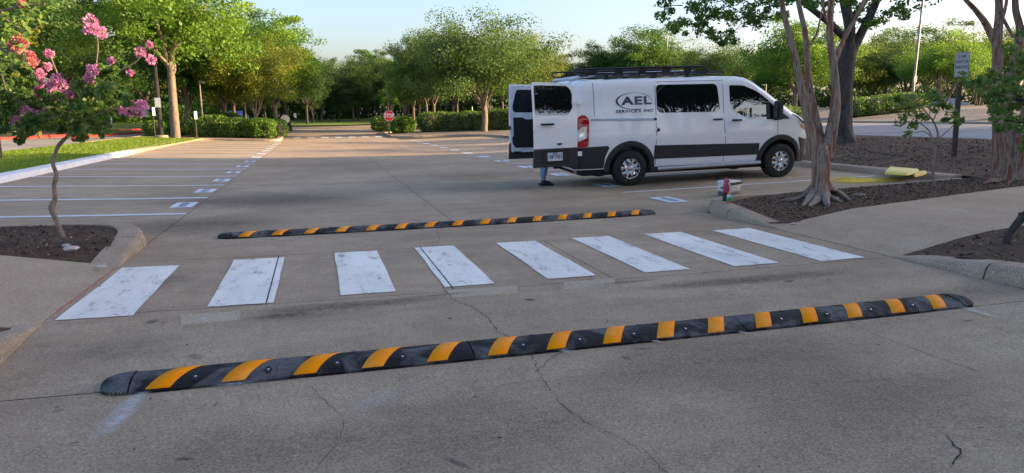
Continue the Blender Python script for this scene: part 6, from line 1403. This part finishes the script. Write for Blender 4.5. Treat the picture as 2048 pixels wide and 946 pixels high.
for sg in (-1, 1):
    hn = [(.24, sg*.21, 1.09, .020, .034), (.31, sg*.21, 1.08, .016, .036)]; E_ = [(0, 1)]
    for k, (dy, L_) in enumerate(((-.03, .06), (-.01, .07), (.01, .065), (.03, .05))): hn += [(.33, sg*.21+dy, 1.08, .009), (.33+L_*.6, sg*.21+dy, 1.07, .008), (.33+L_, sg*.21+dy, 1.045, .007)]; i = 2+3*k; E_ += [(1, i), (i, i+1), (i+1, i+2)]
    hn += [(.28, sg*.21-sg*.04, 1.085, .010), (.32, sg*.21-sg*.065, 1.08, .009)]; E_ += [(0, len(hn)-2), (len(hn)-2, len(hn)-1)]
    skin_body('hand', hn, E_, 'skin', t, 1)
    x0, y0 = (-.02, -.12) if sg < 0 else (.02, .12)
    sj = [(x0-.04, y0, .055, .042), (x0+.04, y0, .060, .046), (x0+.12, y0, .040, .042, .034), (x0+.19, y0, .032, .036, .026)]
    sh_ = skin_body('shoe', sj, [(0, 1), (1, 2), (2, 3)], 'shoe', t)
    a = [(x0-.085, -.03), (x0-.05, -.042), (x0+.10, -.048), (x0+.20, -.036), (x0+.232, 0), (x0+.20, .036), (x0+.10, .048), (x0-.05, .042), (x0-.085, .03)]; n = len(a); mb = MB()
    mb.add([(p, y0+q_2, .002) for p, q_2 in a] + [(p, y0+q_2, .026) for p, q_2 in a], [tuple(range(n))[::-1], tuple(range(n, 2*n))] + [(k, (k+1) % n, n+(k+1) % n, n+k) for k in range(n)]); link('sole', mb.mesh('so'), 'shoe', sh_)

# ------------------------------------------------------------------ far vehicles glimpsed between trunks
plain('car_white', (.65, .66, .68), .3, coat=1.); plain('car_blue', (.06, .12, .30), .3, coat=1.)
def far_car(X, Y, rz, mat, lab):
    t = empty('parked_car', (X, Y, float(Z(X, Y))), lab, 'car', 'cars parked far off', rz=rz)
    pr = [(-2.2, .35), (-2.25, .8), (-1.9, .95), (-1.3, 1.0), (-.8, 1.42), (.6, 1.45), (1.2, 1.02), (2.0, .9), (2.25, .7), (2.25, .35)]; n = len(pr); mb = MB(); V = []
    for y, s_ in ((-.88, .97), (-.70, 1), (.70, 1), (.88, .97)): V += [(x, y*(1 if z < 1.05 else .85), .35+(z-.35)*s_) for x, z in pr]
    mb.add(V, [(i*n+k, i*n+(k+1) % n, (i+1)*n+(k+1) % n, (i+1)*n+k) for i in range(3) for k in range(n)] + [tuple(range(n))[::-1], tuple(3*n+k for k in range(n))]); link('body', mb.mesh('b', True, 30), mat, t)
    for sg in (-1, 1): mb = MB(); y = sg*.765; mb.add([(-1.2, y*1.03, 1.03), (-.75, y*.985, 1.36), (.55, y*.985, 1.38), (1.05, y*1.03, 1.05)], [(0, 1, 2, 3)]); link('side_glass', mb.mesh('g'), 'dark_glass', t)
    for x in (-1.4, 1.4):
        for sg in (-1, 1): mb = MB(); mb.lathe([(0, -.1), (.3, -.1), (.33, 0), (.3, .1), (0, .1)], 16, 'y', (x, sg*.82, .33)); link('wheel', mb.mesh('w', True), 'rubber', t)
far_car(atY(622, 128), 128, .1, 'car_white', 'small white car between trunks at the far end of the aisle')
far_car(atY(1733, 78), 78, .3, 'car_white', 'white car behind the fanned tree, under the dark spreading trees'); far_car(atY(1897, 72), 72, -.2, 'car_blue', 'pale blue car glimpsed left of the parking sign post')
far_car(atY(472, 84), 84, 1.5, 'car_blue', 'blue vehicle end glimpsed between the trunks behind the left hedge')

# ------------------------------------------------------------------ outside the frame: added building and trees for shade, trees mirrored in the van
Bx0, Bx1, By0, By1, Bh = 62, 84, -70, 14.0, 15.7  # unseen building added as occluder; its extent and height shape the near shade
zb_ = float(Z(62, 0)); t = empty('added_shade_building', (Bx0, By1, zb_), 'unseen brown brick building added right of the picture to shade the near lot', 'building')
mb = MB(); mb.box((0, By0-By1, -1), (Bx1-Bx0, 0, Bh)); link('wall', mb.mesh('w'), 'brick_wall', t)
mb = MB(); mb.box((-.3, By0-By1-.3, Bh), (Bx1-Bx0+.3, .3, Bh+.5)); link('parapet', mb.mesh('p'), 'stone', t)
wm = MB(); wm.box((-.05, -1.1, -.8), (.02, 1.1, .8)); wme = wm.mesh('win')
for f_ in range(4):
    for k in range(21): link('window', wme, 'dark_glass', t, loc=(-.0, -3-k*3.7, 2.2+f_*3.6))

go = 'trees outside the picture'
for i, (x, y, k, hh, rr_) in enumerate([(9.5, -7, 'vase0', 9.5, 4.6), (15, -4.5, 'vase0', 9.5, 4.6), (21.5, -3, 'vase0', 9.5, 4.6), (27, -1.5, 'oakT', 9.5, 4.4), (20, -11, 'vase0', 10.5, 4.8), (27, -9, 'vase0', 10.5, 4.8), (46, 24, 'oak1', 10, 4.4), (53, 31, 'oak0', 11, 4.4)]):  # last two trees are added to break the shade edge into bands
    e = tree(0, 1, 0, 10, k, 'leaf_dark' if i < 6 else 'leaf_oak', 'bark_dark', ('%s of the dark trees standing behind the camera, mirrored in the van windows' % ORD[i]) if i < 6 else ['nearer', 'farther'][i-6]+' tree added right of the picture to cast a band of shade', go, X=x)
    e.location = (x, y, float(Z(x, y))); sp = KINDS[k][1]; e.scale = (rr_/sp['rx'], rr_/sp['rx'], hh/sp['h'])
